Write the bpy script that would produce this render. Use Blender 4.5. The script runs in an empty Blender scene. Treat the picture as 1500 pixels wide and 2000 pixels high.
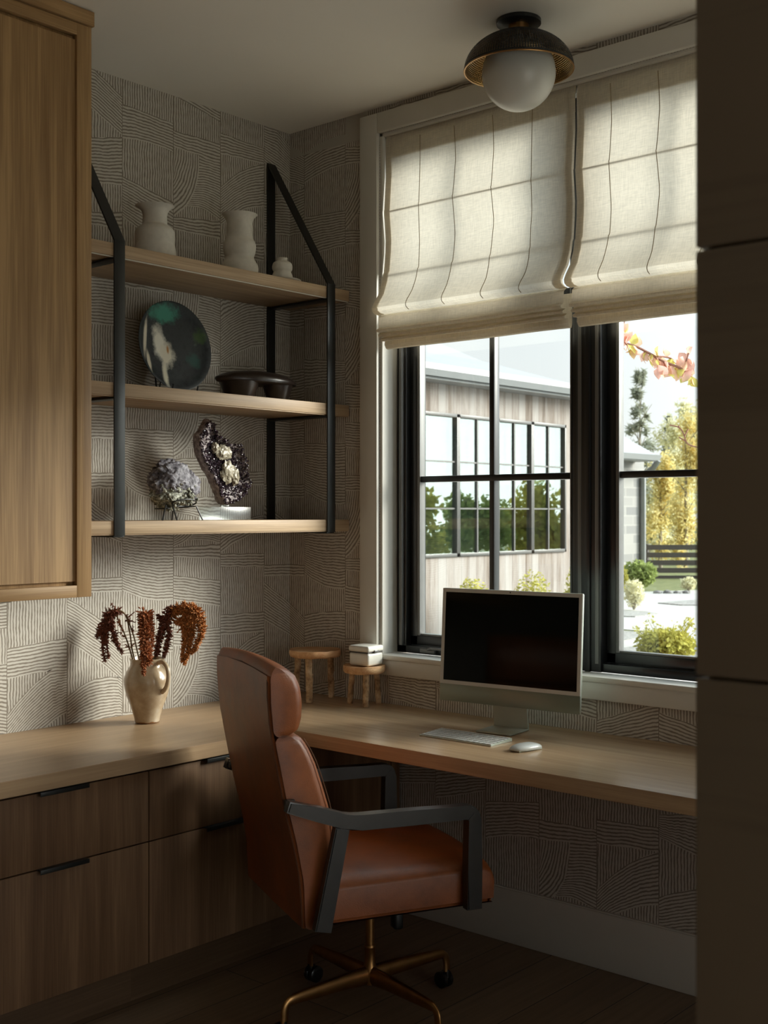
import bpy, bmesh, math, random
from mathutils import Vector, Matrix, noise
PI = math.pi
scene = bpy.context.scene
col = scene.collection

# ------------------------------------------------------------------ camera, sky, sun, exposure
CAM = Vector((-3.386, -3.470, 1.476))
AZ = math.radians(41.21)
FW = Vector((math.cos(AZ), math.sin(AZ), 0)); RT = Vector((math.sin(AZ), -math.cos(AZ), 0))
cd = bpy.data.cameras.new('camera'); cam = bpy.data.objects.new('camera', cd); col.objects.link(cam)
cam.location = CAM; cam.rotation_euler = (PI/2, 0, AZ-PI/2)
cd.sensor_fit = 'HORIZONTAL'; cd.sensor_width = 36; cd.lens = 36*2341/1500
cd.clip_start = .05; cd.clip_end = 300
cd.dof.use_dof = True; cd.dof.focus_distance = 4.2; cd.dof.aperture_fstop = 10
scene.camera = cam

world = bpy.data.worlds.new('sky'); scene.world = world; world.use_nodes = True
wn = world.node_tree.nodes; wl = world.node_tree.links; wn.clear()
wo = wn.new('ShaderNodeOutputWorld'); wb = wn.new('ShaderNodeBackground'); wr = wn.new('ShaderNodeValToRGB')
wt = wn.new('ShaderNodeTexCoord'); ws = wn.new('ShaderNodeSeparateXYZ')
wl.new(wt.outputs['Generated'], ws.inputs[0]); wl.new(ws.outputs['Z'], wr.inputs[0])
wr.color_ramp.elements[0].position = 0; wr.color_ramp.elements[0].color = (.93, .94, .93, 1)
wr.color_ramp.elements[1].position = .5; wr.color_ramp.elements[1].color = (.76, .87, .95, 1)
wl.new(wr.outputs[0], wb.inputs[0])
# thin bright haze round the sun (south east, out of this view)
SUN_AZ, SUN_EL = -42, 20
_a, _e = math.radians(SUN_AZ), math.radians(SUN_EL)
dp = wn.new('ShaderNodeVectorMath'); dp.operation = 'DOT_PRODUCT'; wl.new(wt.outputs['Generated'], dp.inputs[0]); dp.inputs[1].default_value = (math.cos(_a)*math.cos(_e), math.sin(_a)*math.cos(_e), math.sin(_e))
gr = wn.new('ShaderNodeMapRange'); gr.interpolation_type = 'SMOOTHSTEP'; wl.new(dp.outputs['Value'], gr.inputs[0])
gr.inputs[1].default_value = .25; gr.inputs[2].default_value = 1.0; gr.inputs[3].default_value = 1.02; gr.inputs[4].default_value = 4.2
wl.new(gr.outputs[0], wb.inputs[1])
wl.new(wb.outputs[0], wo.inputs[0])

def sun(name, az, el, strength, angle, color):
    l = bpy.data.lights.new(name, 'SUN'); l.energy = strength; l.angle = math.radians(angle); l.color = color
    o = bpy.data.objects.new(name, l); col.objects.link(o)
    a, e = math.radians(az), math.radians(el)
    d = Vector((math.cos(a)*math.cos(e), math.sin(a)*math.cos(e), math.sin(e)))
    o.rotation_euler = d.to_track_quat('Z', 'Y').to_euler(); o.location = (12, -12, 9)
    return o
sun('sun', SUN_AZ, SUN_EL, 7.4, 26, (1.0, .95, .86))

scene.view_settings.view_transform = 'Standard'; scene.view_settings.look = 'None'
scene.view_settings.gamma = 1; scene.view_settings.use_curve_mapping = False
scene.view_settings.exposure = 0.12
cy = scene.cycles
cy.use_denoising = True; cy.max_bounces = 12; cy.diffuse_bounces = 6; cy.transparent_max_bounces = 24
cy.caustics_reflective = False; cy.caustics_refractive = False; cy.sample_clamp_indirect = 6

# ------------------------------------------------------------------ helpers
def tag(o, label=None, cat=None, group=None, kind=None):
    if label: o['label'] = label
    if cat: o['category'] = cat
    if group: o['group'] = group
    if kind: o['kind'] = kind
    return o
def empty(name, loc, rz=0, label=None, cat=None, group=None, kind=None):
    o = bpy.data.objects.new(name, None); o.empty_display_size = .1
    o.location = loc; o.rotation_euler = (0, 0, rz); col.objects.link(o)
    return tag(o, label, cat, group, kind)
def chain_matrix(o):
    m = Matrix.Identity(4)
    while o is not None:
        m = o.matrix_basis @ m; o = o.parent
    return m
def ob(name, bm, mat, parent=None, world=False, loc=None, smooth=40):
    """link a bmesh as one mesh object; world=True when its vertices are world coordinates"""
    if world and parent is not None:
        bm.transform(chain_matrix(parent).inverted())
    if loc is not None:
        bm.transform(Matrix.Translation(-Vector(loc)))
    me = bpy.data.meshes.new(name); bm.to_mesh(me); bm.free()
    for m in (mat if isinstance(mat, (list, tuple)) else [mat]): me.materials.append(m)
    if smooth:
        me.polygons.foreach_set('use_smooth', [True]*len(me.polygons)); me.set_sharp_from_angle(angle=math.radians(smooth))
    o = bpy.data.objects.new(name, me); col.objects.link(o)
    if parent is not None: o.parent = parent
    if loc is not None: o.location = loc
    return o
def B(): return bmesh.new()
def box(bm, a, b, bev=0, seg=2, M=None, taper=None):
    x0, y0, z0 = a; x1, y1, z1 = b
    vs = [bm.verts.new(p) for p in ((x0,y0,z0),(x1,y0,z0),(x1,y1,z0),(x0,y1,z0),(x0,y0,z1),(x1,y0,z1),(x1,y1,z1),(x0,y1,z1))]
    fs = [bm.faces.new([vs[i] for i in f]) for f in ((3,2,1,0),(4,5,6,7),(0,1,5,4),(1,2,6,5),(2,3,7,6),(3,0,4,7))]
    if M is not None:
        for v in vs: v.co = M @ v.co
    if bev > 0:
        es = list({e for f in fs for e in f.edges})
        bmesh.ops.bevel(bm, geom=es, offset=bev, segments=seg, affect='EDGES', profile=.5)
    return bm
def lathe(bm, prof, seg=40, c=(0, 0, 0), close=False):
    rings = []
    for r, z in prof:
        if r < 1e-6: rings.append([bm.verts.new((c[0], c[1], c[2]+z))])
        else: rings.append([bm.verts.new((c[0]+r*math.cos(2*PI*k/seg), c[1]+r*math.sin(2*PI*k/seg), c[2]+z)) for k in range(seg)])
    n = len(rings)
    for i in range(n if close else n-1):
        A, Bq = rings[i], rings[(i+1) % n]
        for k in range(seg):
            k2 = (k+1) % seg
            if len(A) == 1 and len(Bq) == 1: continue
            if len(A) == 1: bm.faces.new((A[0], Bq[k2], Bq[k]))
            elif len(Bq) == 1: bm.faces.new((A[k], A[k2], Bq[0]))
            else: bm.faces.new((A[k], A[k2], Bq[k2], Bq[k]))
    return bm
def tube(bm, pts, rad, seg=10, sx=1.0, caps=True, up=None):
    """round tube along points; rad a number or a list; sx squashes the section sideways"""
    pts = [Vector(p) for p in pts]; n = len(pts)
    rad = rad if isinstance(rad, (list, tuple)) else [rad]*n
    rings = []; ref = Vector(up) if up else None
    for i, p in enumerate(pts):
        t = (pts[min(i+1, n-1)]-pts[max(i-1, 0)]).normalized()
        if ref is None: ref = Vector((0, 0, 1)) if abs(t.z) < .9 else Vector((1, 0, 0))
        s = t.cross(ref)
        if s.length < 1e-4: s = t.cross(Vector((0, 1, .01)))
        s.normalize(); u = s.cross(t).normalized()
        if not up: ref = u
        rings.append([bm.verts.new(p+(s*math.cos(2*PI*k/seg)*sx+u*math.sin(2*PI*k/seg))*rad[i]) for k in range(seg)])
    for i in range(n-1):
        for k in range(seg):
            k2 = (k+1) % seg
            bm.faces.new((rings[i][k], rings[i][k2], rings[i+1][k2], rings[i+1][k]))
    if caps:
        bm.faces.new(rings[0][::-1]); bm.faces.new(rings[-1])
    return bm
def prism(bm, pts, n, f, bev=0):
    """polygon pts (2D) extruded n, f(u,v,w)->3D with w in n=(w0,w1)"""
    a = [bm.verts.new(f(p[0], p[1], n[0])) for p in pts]; b = [bm.verts.new(f(p[0], p[1], n[1])) for p in pts]
    fs = [bm.faces.new(a[::-1]), bm.faces.new(b)]; k = len(pts)
    for i in range(k): fs.append(bm.faces.new((a[i], a[(i+1) % k], b[(i+1) % k], b[i])))
    if bev > 0:
        bmesh.ops.bevel(bm, geom=list({e for q in fs[:2] for e in q.edges}), offset=bev, segments=2, affect='EDGES')
    bmesh.ops.recalc_face_normals(bm, faces=bm.faces)
    return bm
def smoothpath(pts, n=6):
    """Catmull-Rom through the points"""
    P = [Vector(p) for p in pts]; out = []
    for i in range(len(P)-1):
        p0 = P[max(i-1, 0)]; p1 = P[i]; p2 = P[i+1]; p3 = P[min(i+2, len(P)-1)]
        for k in range(n):
            t = k/n
            out.append(.5*((2*p1)+(p2-p0)*t+(2*p0-5*p1+4*p2-p3)*t*t+(3*p1-p0-3*p2+p3)*t**3))
    out.append(P[-1]); return out
def at(px, py, depth):
    """point of the place seen at that pixel of the 1500 x 2000 photograph, so many metres ahead"""
    return CAM+depth*(FW+RT*((px-750)/2341)+Vector((0, 0, (1000-py)/2341)))

# ------------------------------------------------------------------ materials
MATS = {}
def newmat(name):
    m = bpy.data.materials.new(name); m.use_nodes = True; nt = m.node_tree; nt.nodes.clear()
    o = nt.nodes.new('ShaderNodeOutputMaterial'); p = nt.nodes.new('ShaderNodeBsdfPrincipled'); nt.links.new(p.outputs[0], o.inputs[0])
    return m, nt, p, o
def N(nt, kind, **kw):
    n = nt.nodes.new(kind)
    for k, v in kw.items():
        if k.startswith('i_'): n.inputs[k[2:].replace('_', ' ')].default_value = v
        else: setattr(n, k, v)
    return n
def ramp(nt, fac, stops, interp='LINEAR'):
    r = nt.nodes.new('ShaderNodeValToRGB'); r.color_ramp.interpolation = interp
    while len(r.color_ramp.elements) < len(stops): r.color_ramp.elements.new(.5)
    for e, (p, c) in zip(r.color_ramp.elements, stops): e.position = p; e.color = (*c, 1) if len(c) == 3 else c
    nt.links.new(fac, r.inputs[0]); return r
def coords(nt, scale=(1, 1, 1), loc=(0, 0, 0), kind='Object'):
    t = nt.nodes.new('ShaderNodeTexCoord'); m = nt.nodes.new('ShaderNodeMapping')
    m.inputs['Scale'].default_value = scale; m.inputs['Location'].default_value = loc
    nt.links.new(t.outputs[kind], m.inputs[0]); return m.outputs[0]
def bump(nt, p, h, strength=.2, dist=.002):
    b = nt.nodes.new('ShaderNodeBump'); b.inputs['Strength'].default_value = strength; b.inputs['Distance'].default_value = dist
    nt.links.new(h, b.inputs['Height']); nt.links.new(b.outputs[0], p.inputs['Normal'])
def plain(name, c, rough=.5, metal=0, var=.08, scale=20, bmp=0, spec=.5, coat=0, sub=0):
    m, nt, p, o = newmat(name)
    nz = N(nt, 'ShaderNodeTexNoise', i_Scale=scale, i_Detail=4.0); nt.links.new(coords(nt), nz.inputs['Vector'])
    r = ramp(nt, nz.outputs[0], [(.3, tuple(x*(1-var) for x in c)), (.7, tuple(min(1, x*(1+var)) for x in c))])
    nt.links.new(r.outputs[0], p.inputs['Base Color'])
    p.inputs['Roughness'].default_value = rough; p.inputs['Metallic'].default_value = metal
    p.inputs['Specular IOR Level'].default_value = spec; p.inputs['Coat Weight'].default_value = coat
    if bmp: bump(nt, p, nz.outputs[0], bmp)
    return m
def wood(name, dark, light, axis=2, rough=.5, scale=1.0, bmp=.15, coarse=1.0, spec=.4):
    m, nt, p, o = newmat(name)
    s = [26*scale]*3; s[axis] = 1.1*scale
    s2 = [240*scale]*3; s2[axis] = 5*scale
    n1 = N(nt, 'ShaderNodeTexNoise', i_Scale=1.0, i_Detail=5.0, i_Distortion=.6); nt.links.new(coords(nt, s), n1.inputs['Vector'])
    n2 = N(nt, 'ShaderNodeTexNoise', i_Scale=1.0, i_Detail=2.0); nt.links.new(coords(nt, s2), n2.inputs['Vector'])
    n3 = N(nt, 'ShaderNodeTexNoise', i_Scale=1.0, i_Detail=2.0)
    s3 = [3.5]*3; s3[axis] = .5; nt.links.new(coords(nt, s3), n3.inputs['Vector'])
    a = N(nt, 'ShaderNodeMath', operation='MULTIPLY_ADD'); nt.links.new(n2.outputs[0], a.inputs[0]); a.inputs[1].default_value = .55
    nt.links.new(n1.outputs[0], a.inputs[2])
    b = N(nt, 'ShaderNodeMath', operation='MULTIPLY_ADD'); nt.links.new(n3.outputs[0], b.inputs[0]); b.inputs[1].default_value = .5*coarse
    nt.links.new(a.outputs[0], b.inputs[2])
    mid = tuple((x+y)/2 for x, y in zip(dark, light))
    r = ramp(nt, b.outputs[0], [(.75, dark), (1.0, mid), (1.25/1.3, light)])
    r.color_ramp.elements[0].position = .62; r.color_ramp.elements[1].position = .86; r.color_ramp.elements[2].position = 1.0
    sc = N(nt, 'ShaderNodeMath', operation='MULTIPLY'); nt.links.new(b.outputs[0], sc.inputs[0]); sc.inputs[1].default_value = .80
    nt.links.new(sc.outputs[0], r.inputs[0])
    nt.links.new(r.outputs[0], p.inputs['Base Color']); p.inputs['Roughness'].default_value = rough
    p.inputs['Specular IOR Level'].default_value = spec
    bump(nt, p, n2.outputs[0], bmp, .0006)
    return m
OAK_D, OAK_L = (.235, .128, .050), (.46, .285, .130)
M_door = wood('oak_vertical', OAK_D, OAK_L, 2)
M_rail = wood('oak_horizontal', OAK_D, OAK_L, 0)
M_top_x = wood('oak_top_x', (.375, .245, .140), (.50, .345, .205), 0, rough=.36, coarse=1.1)
M_top_y = wood('oak_top_y', (.375, .245, .140), (.50, .345, .205), 1, rough=.24, coarse=1.1, spec=.6)
M_oak_shaded = wood('oak_shaded', (.125, .068, .034), (.235, .138, .073), 2, rough=.6, spec=.25)  # same oak as the doors, coloured darker for the dimmer light below
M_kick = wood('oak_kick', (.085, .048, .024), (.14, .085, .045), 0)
M_shelf = wood('oak_shelf', (.32, .215, .125), (.52, .375, .235), 0, rough=.5)
M_black = plain('black_metal', (.022, .023, .022), .38, .3, .1)
M_armblack = plain('bronze_black', (.034, .032, .029), .28, .5, .12, spec=.8)
M_white = plain('white_paint', (.62, .60, .545), .42, 0, .01)
M_ceil = plain('ceiling_paint', (.88, .845, .77), .8, 0, .015, 3)
M_plaster = plain('plaster', (.45, .42, .37), .8, 0, .03, 3)
M_brass = plain('brass', (.40, .22, .085), .34, 1, .12, 30)
M_frame = plain('window_black', (.012, .013, .014), .30, 0, .05, spec=.6)
M_rail_grey = plain('window_grey', (.17, .17, .165), .35, .3, .05)

# -- wallpaper: UV.x counts the brushed lines of each patch
def wallpaper():
    m, nt, p, o = newmat('wallpaper')
    uv = N(nt, 'ShaderNodeUVMap'); sx = N(nt, 'ShaderNodeSeparateXYZ'); nt.links.new(uv.outputs[0], sx.inputs[0])
    nz = N(nt, 'ShaderNodeTexNoise', i_Scale=14.0, i_Detail=3.0); co = coords(nt); nt.links.new(co, nz.inputs['Vector'])
    w = N(nt, 'ShaderNodeMath', operation='MULTIPLY_ADD'); nt.links.new(nz.outputs[0], w.inputs[0]); w.inputs[1].default_value = 1.5
    nt.links.new(sx.outputs['X'], w.inputs[2])
    fr = N(nt, 'ShaderNodeMath', operation='FRACT'); nt.links.new(w.outputs[0], fr.inputs[0])
    sb = N(nt, 'ShaderNodeMath', operation='SUBTRACT'); nt.links.new(fr.outputs[0], sb.inputs[0]); sb.inputs[1].default_value = .5
    ab = N(nt, 'ShaderNodeMath', operation='ABSOLUTE'); nt.links.new(sb.outputs[0], ab.inputs[0])   # 0 mid-tone .. .5 on the line
    n2 = N(nt, 'ShaderNodeTexNoise', i_Scale=45.0, i_Detail=3.0); nt.links.new(co, n2.inputs['Vector'])
    ad = N(nt, 'ShaderNodeMath', operation='MULTIPLY_ADD'); nt.links.new(n2.outputs[0], ad.inputs[0]); ad.inputs[1].default_value = .32
    nt.links.new(ab.outputs[0], ad.inputs[2])
    LI, DK = (.60, .565, .505), (.235, .20, .16)
    r = ramp(nt, ad.outputs[0], [(.33, LI), (.47, tuple(.45*a+.55*b for a, b in zip(LI, DK))), (.57, DK)])
    # woven paper ground
    wv = N(nt, 'ShaderNodeTexNoise', i_Scale=1.0, i_Detail=1.0); nt.links.new(coords(nt, (420, 420, 900)), wv.inputs['Vector'])
    mx = N(nt, 'ShaderNodeMix', data_type='RGBA', blend_type='MULTIPLY'); mx.inputs[0].default_value = .35
    rr = ramp(nt, wv.outputs[0], [(.3, (.72, .72, .72)), (.7, (1.1, 1.1, 1.1))])
    nt.links.new(r.outputs[0], mx.inputs[6]); nt.links.new(rr.outputs[0], mx.inputs[7])
    # seam between two columns: UV.y runs 0..1 over the width
    mo = N(nt, 'ShaderNodeMath', operation='GREATER_THAN'); nt.links.new(sx.outputs['Y'], mo.inputs[0]); mo.inputs[1].default_value = .990
    m2 = N(nt, 'ShaderNodeMix', data_type='RGBA'); nt.links.new(mo.outputs[0], m2.inputs[0]); nt.links.new(mx.outputs[2], m2.inputs[6]); m2.inputs[7].default_value = (*DK, 1)
    nt.links.new(m2.outputs[2], p.inputs['Base Color']); p.inputs['Roughness'].default_value = .75; p.inputs['Specular IOR Level'].default_value = .25
    bump(nt, p, r.outputs[0], .25, .0012)
    return m
M_paper = wallpaper()

# ------------------------------------------------------------------ the shell
# wallpaper columns: (patch kind, left bottom height, right bottom height, bulge), from the ceiling down
COLS_A = {  # wall_back, counted leftwards from the corner
 0: [('V',2.919,2.91,0),('H',2.837,2.849,0),('V',2.714,2.849,.02),('H',2.566,2.68,.02),('V',2.5,2.538,0),('H',2.44,2.466,0),('V',2.333,2.365,0),('H',2.206,2.304,.02),('H',2.033,2.13,.02),('V',2.033,2.05,0),('H',1.992,2.001,0),('V',1.826,1.9,.02),('H',1.663,1.787,.02),('V',1.63,1.636,0),('H',1.579,1.581,0),('V',1.408,1.466,.01),('H',1.32,1.405,.01),('V',1.32,1.314,0),('H',1.266,1.26,0),('V',1.087,1.084,0),('H',1.007,1.003,0),('V',.882,1.009,.02),('H',.72,.80,.02),('V',.6,.6,0)],
 1: [('H',3.002,2.958,0),('V',2.874,2.876,0),('H',2.812,2.804,0),('F',2.558,2.582,0),('H',2.511,2.512,0),('V',2.413,2.362,0),('H',2.301,2.274,0),('F',2.061,2.082,0),('H',2.016,2.029,0),('V',1.954,1.963,0),('H',1.87,1.865,0),('F',1.671,1.69,0),('H',1.603,1.603,0),('V',1.523,1.538,0),('H',1.476,1.437,0),('F',1.347,1.357,0),('H',1.311,1.297,0),('V',1.245,1.217,0),('H',1.152,1.118,0),('V',1.047,1.038,0),('H',.985,.974,0),('F',.754,.746,0),('V',.6,.6,0)],
 2: [('V',2.913,2.954-.055,0),('H',2.79,2.79,.012),('V',2.658,2.61,0),('H',2.512,2.423,0),('V',2.413,2.376,0),('H',2.269,2.273,0),('V',2.164,2.151,0),('H',1.953,1.926,-.02),('V',1.773,1.774,0),('H',1.577,1.513,-.02),('V',1.422,1.414,0),('H',1.2,1.155,-.016),('V',1.058,1.052,0),('H',.968,.966,0),('V',.773,.745,0),('H',.6,.6,0)],
 3: [('V',3.06,2.938,0),('H',2.91,2.80,0),('V',2.74,2.795,0),('H',2.60,2.624,0),('V',2.49,2.532,0),('H',2.46,2.47,0),('V',2.34,2.36,0),('H',2.12,2.128,0),('V',2.0,2.008,0),('H',1.945,1.952,0),('V',1.88,1.89,0),('H',1.728,1.73,0),('V',1.613,1.613,0),('H',1.556,1.558,0),('V',1.575,1.433,0),('H',1.44,1.366,0),('V',1.247,1.249,0),('H',1.2,1.197,0),('V',1.187,1.031,.01),('H',1.037,.878,.01),('V',.853,.89,.03),('H',.69,.72,.01),('V',.6,.6,0)],
 4: [('V',2.8,2.8,0),('H',2.6,2.6,0),('V',2.3,2.3,0),('H',1.9,2.0,0),('V',1.5,1.5,0),('H',1.3,1.25,0),('V',1.035,1.052,0),('H',.935,.945,.004),('V',.822,.975,.02),('H',.64,.80,.02),('V',.6,.6,0)],
 5: [('V',2.6,2.6,0),('H',2.3,2.3,0),('V',1.7,1.7,0),('H',1.10,1.10,0),('V',1.0,.985,0),('H',.86,.80,0),('H',.74,.70,0)],
}
COL_E = [('V',3.043,2.901,0),('H',2.853,2.774,0),('V',2.732,2.772,0),('H',2.577,2.593,0),('V',2.365,2.382,0),('H',2.223,2.211,0),('V',2.042,2.048,0),('H',1.86,1.874,0),('V',1.84,1.843,0),('H',1.702,1.707,0),('V',1.587,1.588,0),('H',1.533,1.533,0),('V',1.506,1.394,0),('H',1.436,1.38,0),('V',1.268,1.266,0),('H',1.222,1.219,0),('V',1.203,1.055,0),('H',1.048,.937,0),('V',.83,.884,.01),('H',.769,.761,0),('V',.6,.6,0)]
COLS_B = {  # wall_right, counted from the corner towards the window
 0: [('V',2.905,2.934,.012),('H',2.785,2.819,.01),('V',2.652,2.643,0),('H',2.497,2.505,0),('V',2.374,2.347,0),('H',2.242,2.238,0),('V',2.088,2.06,0),('H',1.966,1.981,0),('V',1.75,1.745,0),('H',1.558,1.506,-.016),('V',1.394,1.397,0),('H',1.231,1.179,-.02),('V',1.068,1.094,.004),('H',.949,.975,.01),('V',.782,.833,0),('H',.68,.744,0)],
 1: [('V',2.885,2.855,0),('H',2.819,2.794,0),('F',2.564,2.539,0),('H',2.509,2.491,0),('V',2.386,2.357,0),('H',2.267,2.223,0),('F',1.971,1.955,0),('H',1.874,1.865,0),('V',1.824,1.809,0),('H',1.727,1.691,0),('V',1.618,1.614,0),('H',1.557,1.555,0),('F',1.298,1.3,0),('H',1.252,1.238,0),('V',1.195,1.17,0),('H',1.096,1.074,0),('V',.987,1.003,0),('H',.882,.882,0),('V',.764,.806,0)],
 2: [('V',2.99,2.985,0),('H',2.93,2.93,0),('V',.921,.939,0),('H',.781,.753,0),('V',.557,.587,0),('H',.461,.494,0),('V',.135,.179,0)],
 3: [('H',2.95,2.96,0),('V',.86,.85,0),('H',.84,.80,0),('V',.587,.617,0),('H',.439,.501,0),('V',.29,.304,0)],
 4: [('V',2.97,2.95,0),('H',.86,.85,0),('V',.70,.71,0),('H',.64,.62,0),('V',.467,.498,0),('H',.334,.371,.012),('V',.044,.094,0)],
 5: [('H',2.99,2.97,0),('V',2.90,2.90,0),('H',.83,.80,0),('V',.44,.444,0),('H',.371,.395,0),('F',.146,.178,0)],
 6: [('V',2.95,2.95,0),('V',.80,.88,0),('H',.70,.75,0),('V',.478,.49,0),('H',.398,.413,0),('V',.251,.413,.02),('H',.128,.246,.02),('V',.062,.115,0)],
 7: [('H',2.94,2.96,0),('V',.85,.80,0),('H',.76,.72,0),('V',.531,.568,0),('H',.458,.399,0),('V',.272,.345,.01),('H',.115,.169,0)],
 8: [('V',2.9,2.9,0),('H',.7,.8,0),('V',.4,.4,0)], 9: [('V',2.5,2.5,0),('H',2.2,2.1,0),('V',1.2,1.3,0),('H',.9,.95,0),('V',.5,.5,0)],
 10: [('H',2.5,2.5,0),('V',2.2,2.1,0),('H',1.2,1.3,0),('V',.9,.95,0),('H',.5,.5,0)], 11: [('V',2.5,2.5,0),('H',1.2,1.3,0)],
 12: [('H',2.6,2.6,0),('V',1.4,1.4,0)], 13: [('V',2.2,2.3,0),('H',1.7,1.6,0)],
}
HC = 3.0; PITCH = .0108
def column(bm, uvl, rows, W, pos, f0=0., f1=1.):
    """brushed patches of one wallpaper column; pos(fu, z) -> point on the wall"""
    rng = random.Random(int(W*1e5)+len(rows)*77+int(rows[1][1]*997))
    def grid(P, U, ns, nt_):
        vv = [[None]*(nt_+1) for _ in range(ns+1)]; uu = [[None]*(nt_+1) for _ in range(ns+1)]
        for i in range(ns+1):
            for j in range(nt_+1):
                fu, z = P(i/ns, j/nt_); z = min(HC, max(0, z)); vv[i][j] = bm.verts.new(pos(fu, z)); uu[i][j] = (U(i/ns, j/nt_), fu)
        for i in range(ns):
            for j in range(nt_):
                idx = ((i, j), (i+1, j), (i+1, j+1), (i, j+1))
                vs = [vv[a][b] for a, b in idx]
                if (vs[0].co-vs[2].co).length < 1e-5 and (vs[1].co-vs[3].co).length < 1e-5: continue
                f = bm.faces.new(vs)
                for l, (a, b) in zip(f.loops, idx): l[uvl].uv = uu[a][b]
    top = lambda u: HC+.0
    first = True
    for kind, zl, zr, bu in rows+[('V', -.01, -.01, 0)]:
        bot = (lambda u, a=zl, b=zr, c=bu: a+(b-a)*u+c*4*u*(1-u))
        T = top; off = rng.random()*.3
        if kind == 'V':
            n = round(W/PITCH)
            grid(lambda s, t: ((f0+(f1-f0)*s), max(T(f0+(f1-f0)*s), bot(f0+(f1-f0)*s))*(1-t)+bot(f0+(f1-f0)*s)*t), lambda s, t: (f0+(f1-f0)*s)*n+off, 8, 1)
        elif kind == 'H':
            h = (abs(T(.5)-bot(.5))); n = max(2, round(h/PITCH))
            if first:   # cut by the ceiling: lines stay parallel to the lower edge
                grid(lambda s, t: ((f0+(f1-f0)*s), T(f0+(f1-f0)*s)*(1-t)+bot(f0+(f1-f0)*s)*t),
                     lambda s, t: (T(f0+(f1-f0)*s)-bot(f0+(f1-f0)*s))*(1-t)/PITCH, 10, 1)
            else:
                grid(lambda s, t: ((f0+(f1-f0)*s), max(T(f0+(f1-f0)*s), bot(f0+(f1-f0)*s))*(1-t)+bot(f0+(f1-f0)*s)*t), lambda s, t: t*n+off*.3, 10, 1)
        else:  # F: brushed arcs leaving the top and bending to the left seam, a fan to their right
            tt = T(.25); bb = bot(0); H = tt-bb; tc = .72
            def arc(s, t):
                zq = T(0)-(T(0)-bb)*(.30+.70*s)
                x = (1-t)**2*.54*s+2*(1-t)*t*.56*s; z = (1-t)**2*T(.54*s)+2*(1-t)*t*(zq+.30*H)+t*t*zq
                return x, z
            n = round(.54*W/PITCH)
            grid(lambda s, t: arc(s, t), lambda s, t: s*n, 10, 14)
            def fan(s, t):
                x0, z0 = arc(1, s*tc); z1 = T(1)-(T(1)-bot(1))*s
                return x0+(1-x0)*t, z0+(z1-z0)*t+.06*H*math.sin(PI*t)*s
            n2 = round(H*.9/PITCH)
            grid(lambda s, t: fan(s, t), lambda s, t: s*n2, 14, 10)
            def low(s, t):
                xs, zs = arc(1, tc)
                if s < .35: x, z = arc(1, 1-(1-tc)*s/.35)
                else: x, z = fan(1, (s-.35)/.65)
                return x, z*(1-t)+min(z, bot(x))*t
            n3 = round(W/PITCH)
            grid(lambda s, t: low(s, t), lambda s, t: low(s, t)[0]*n3, 20, 1)
        top = (lambda u, a=bot, c=T: min(a(u), c(u))); first = False
def clip_window(bm, holes):
    for y0, y1, z0, z1 in holes:
        for co, no in (((0, y0, 0), (0, 1, 0)), ((0, y1, 0), (0, 1, 0)), ((0, 0, z0), (0, 0, 1)), ((0, 0, z1), (0, 0, 1))):
            bmesh.ops.bisect_plane(bm, geom=bm.verts[:]+bm.edges[:]+bm.faces[:], plane_co=co, plane_no=no)
        kill = [f for f in bm.faces if y0 < f.calc_center_median().y < y1 and z0 < f.calc_center_median().z < z1]
        bmesh.ops.delete(bm, geom=kill, context='FACES')
WA, WB, WE = .2266, .2235, .2235
WIN = (-2.209, -.485, .930, 2.899)     # y0, y1, z0, z1 of the opening
XL, YF = -4.7, -4.7
# wall_back
bm = B(); uvl = bm.loops.layers.uv.new('UVMap')
for k, rows in COLS_A.items():
    x1 = -(.140+WA*k); x0 = x1-WA
    column(bm, uvl, rows, WA, lambda fu, z, x0=x0: (x0+fu*WA, 0, z))
for k in range(6, 20):
    x0 = -(.140+WA*(k+1)); column(bm, uvl, COLS_A[(1, 2, 3, 0)[k % 4]], WA, lambda fu, z, x0=x0: (x0+fu*WA, 0, z))
column(bm, uvl, COL_E, WE, lambda fu, z: (-.14+fu*WE, 0, z), 0, .14/WE)
bmesh.ops.bisect_plane(bm, geom=bm.verts[:]+bm.edges[:]+bm.faces[:], plane_co=(XL, 0, 0), plane_no=(-1, 0, 0), clear_outer=True)
for f in bm.faces: f.material_index = 0
n0 = len(bm.faces); box(bm, (XL-.15, .001, 0), (.22, .16, HC))
for f in list(bm.faces)[n0:]: f.material_index = 1
for f in bm.faces:
    if f.material_index == 0 and f.normal.y > 0: f.normal_flip()
tag(ob('wall_back', bm, [M_paper, M_plaster], smooth=0), kind='structure')
# wall_right with the window opening
bm = B(); uvl = bm.loops.layers.uv.new('UVMap')
column(bm, uvl, COL_E, WE, lambda fu, z: (0, .14-fu*WE, z), .14/WE, 1)
for k in range(20):
    y0 = -(.0835+WB*k); rows = COLS_B.get(k, COLS_B[9+k % 5]); column(bm, uvl, rows, WB, lambda fu, z, y0=y0: (0, y0-fu*WB, z))
bmesh.ops.bisect_plane(bm, geom=bm.verts[:]+bm.edges[:]+bm.faces[:], plane_co=(0, YF, 0), plane_no=(0, -1, 0), clear_outer=True)
clip_window(bm, [WIN])
for f in bm.faces:
    f.material_index = 0
    if f.normal.x > 0: f.normal_flip()
n0 = len(bm.faces)
for a, b in (((.001, WIN[1], 0), (.16, -.0005, HC)), ((.001, YF-.15, 0), (.16, WIN[0], HC)), ((.001, WIN[0], 0), (.16, WIN[1], WIN[2])), ((.001, WIN[0], WIN[3]), (.16, WIN[1], HC))): box(bm, a, b)
for f in list(bm.faces)[n0:]: f.material_index = 1
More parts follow.
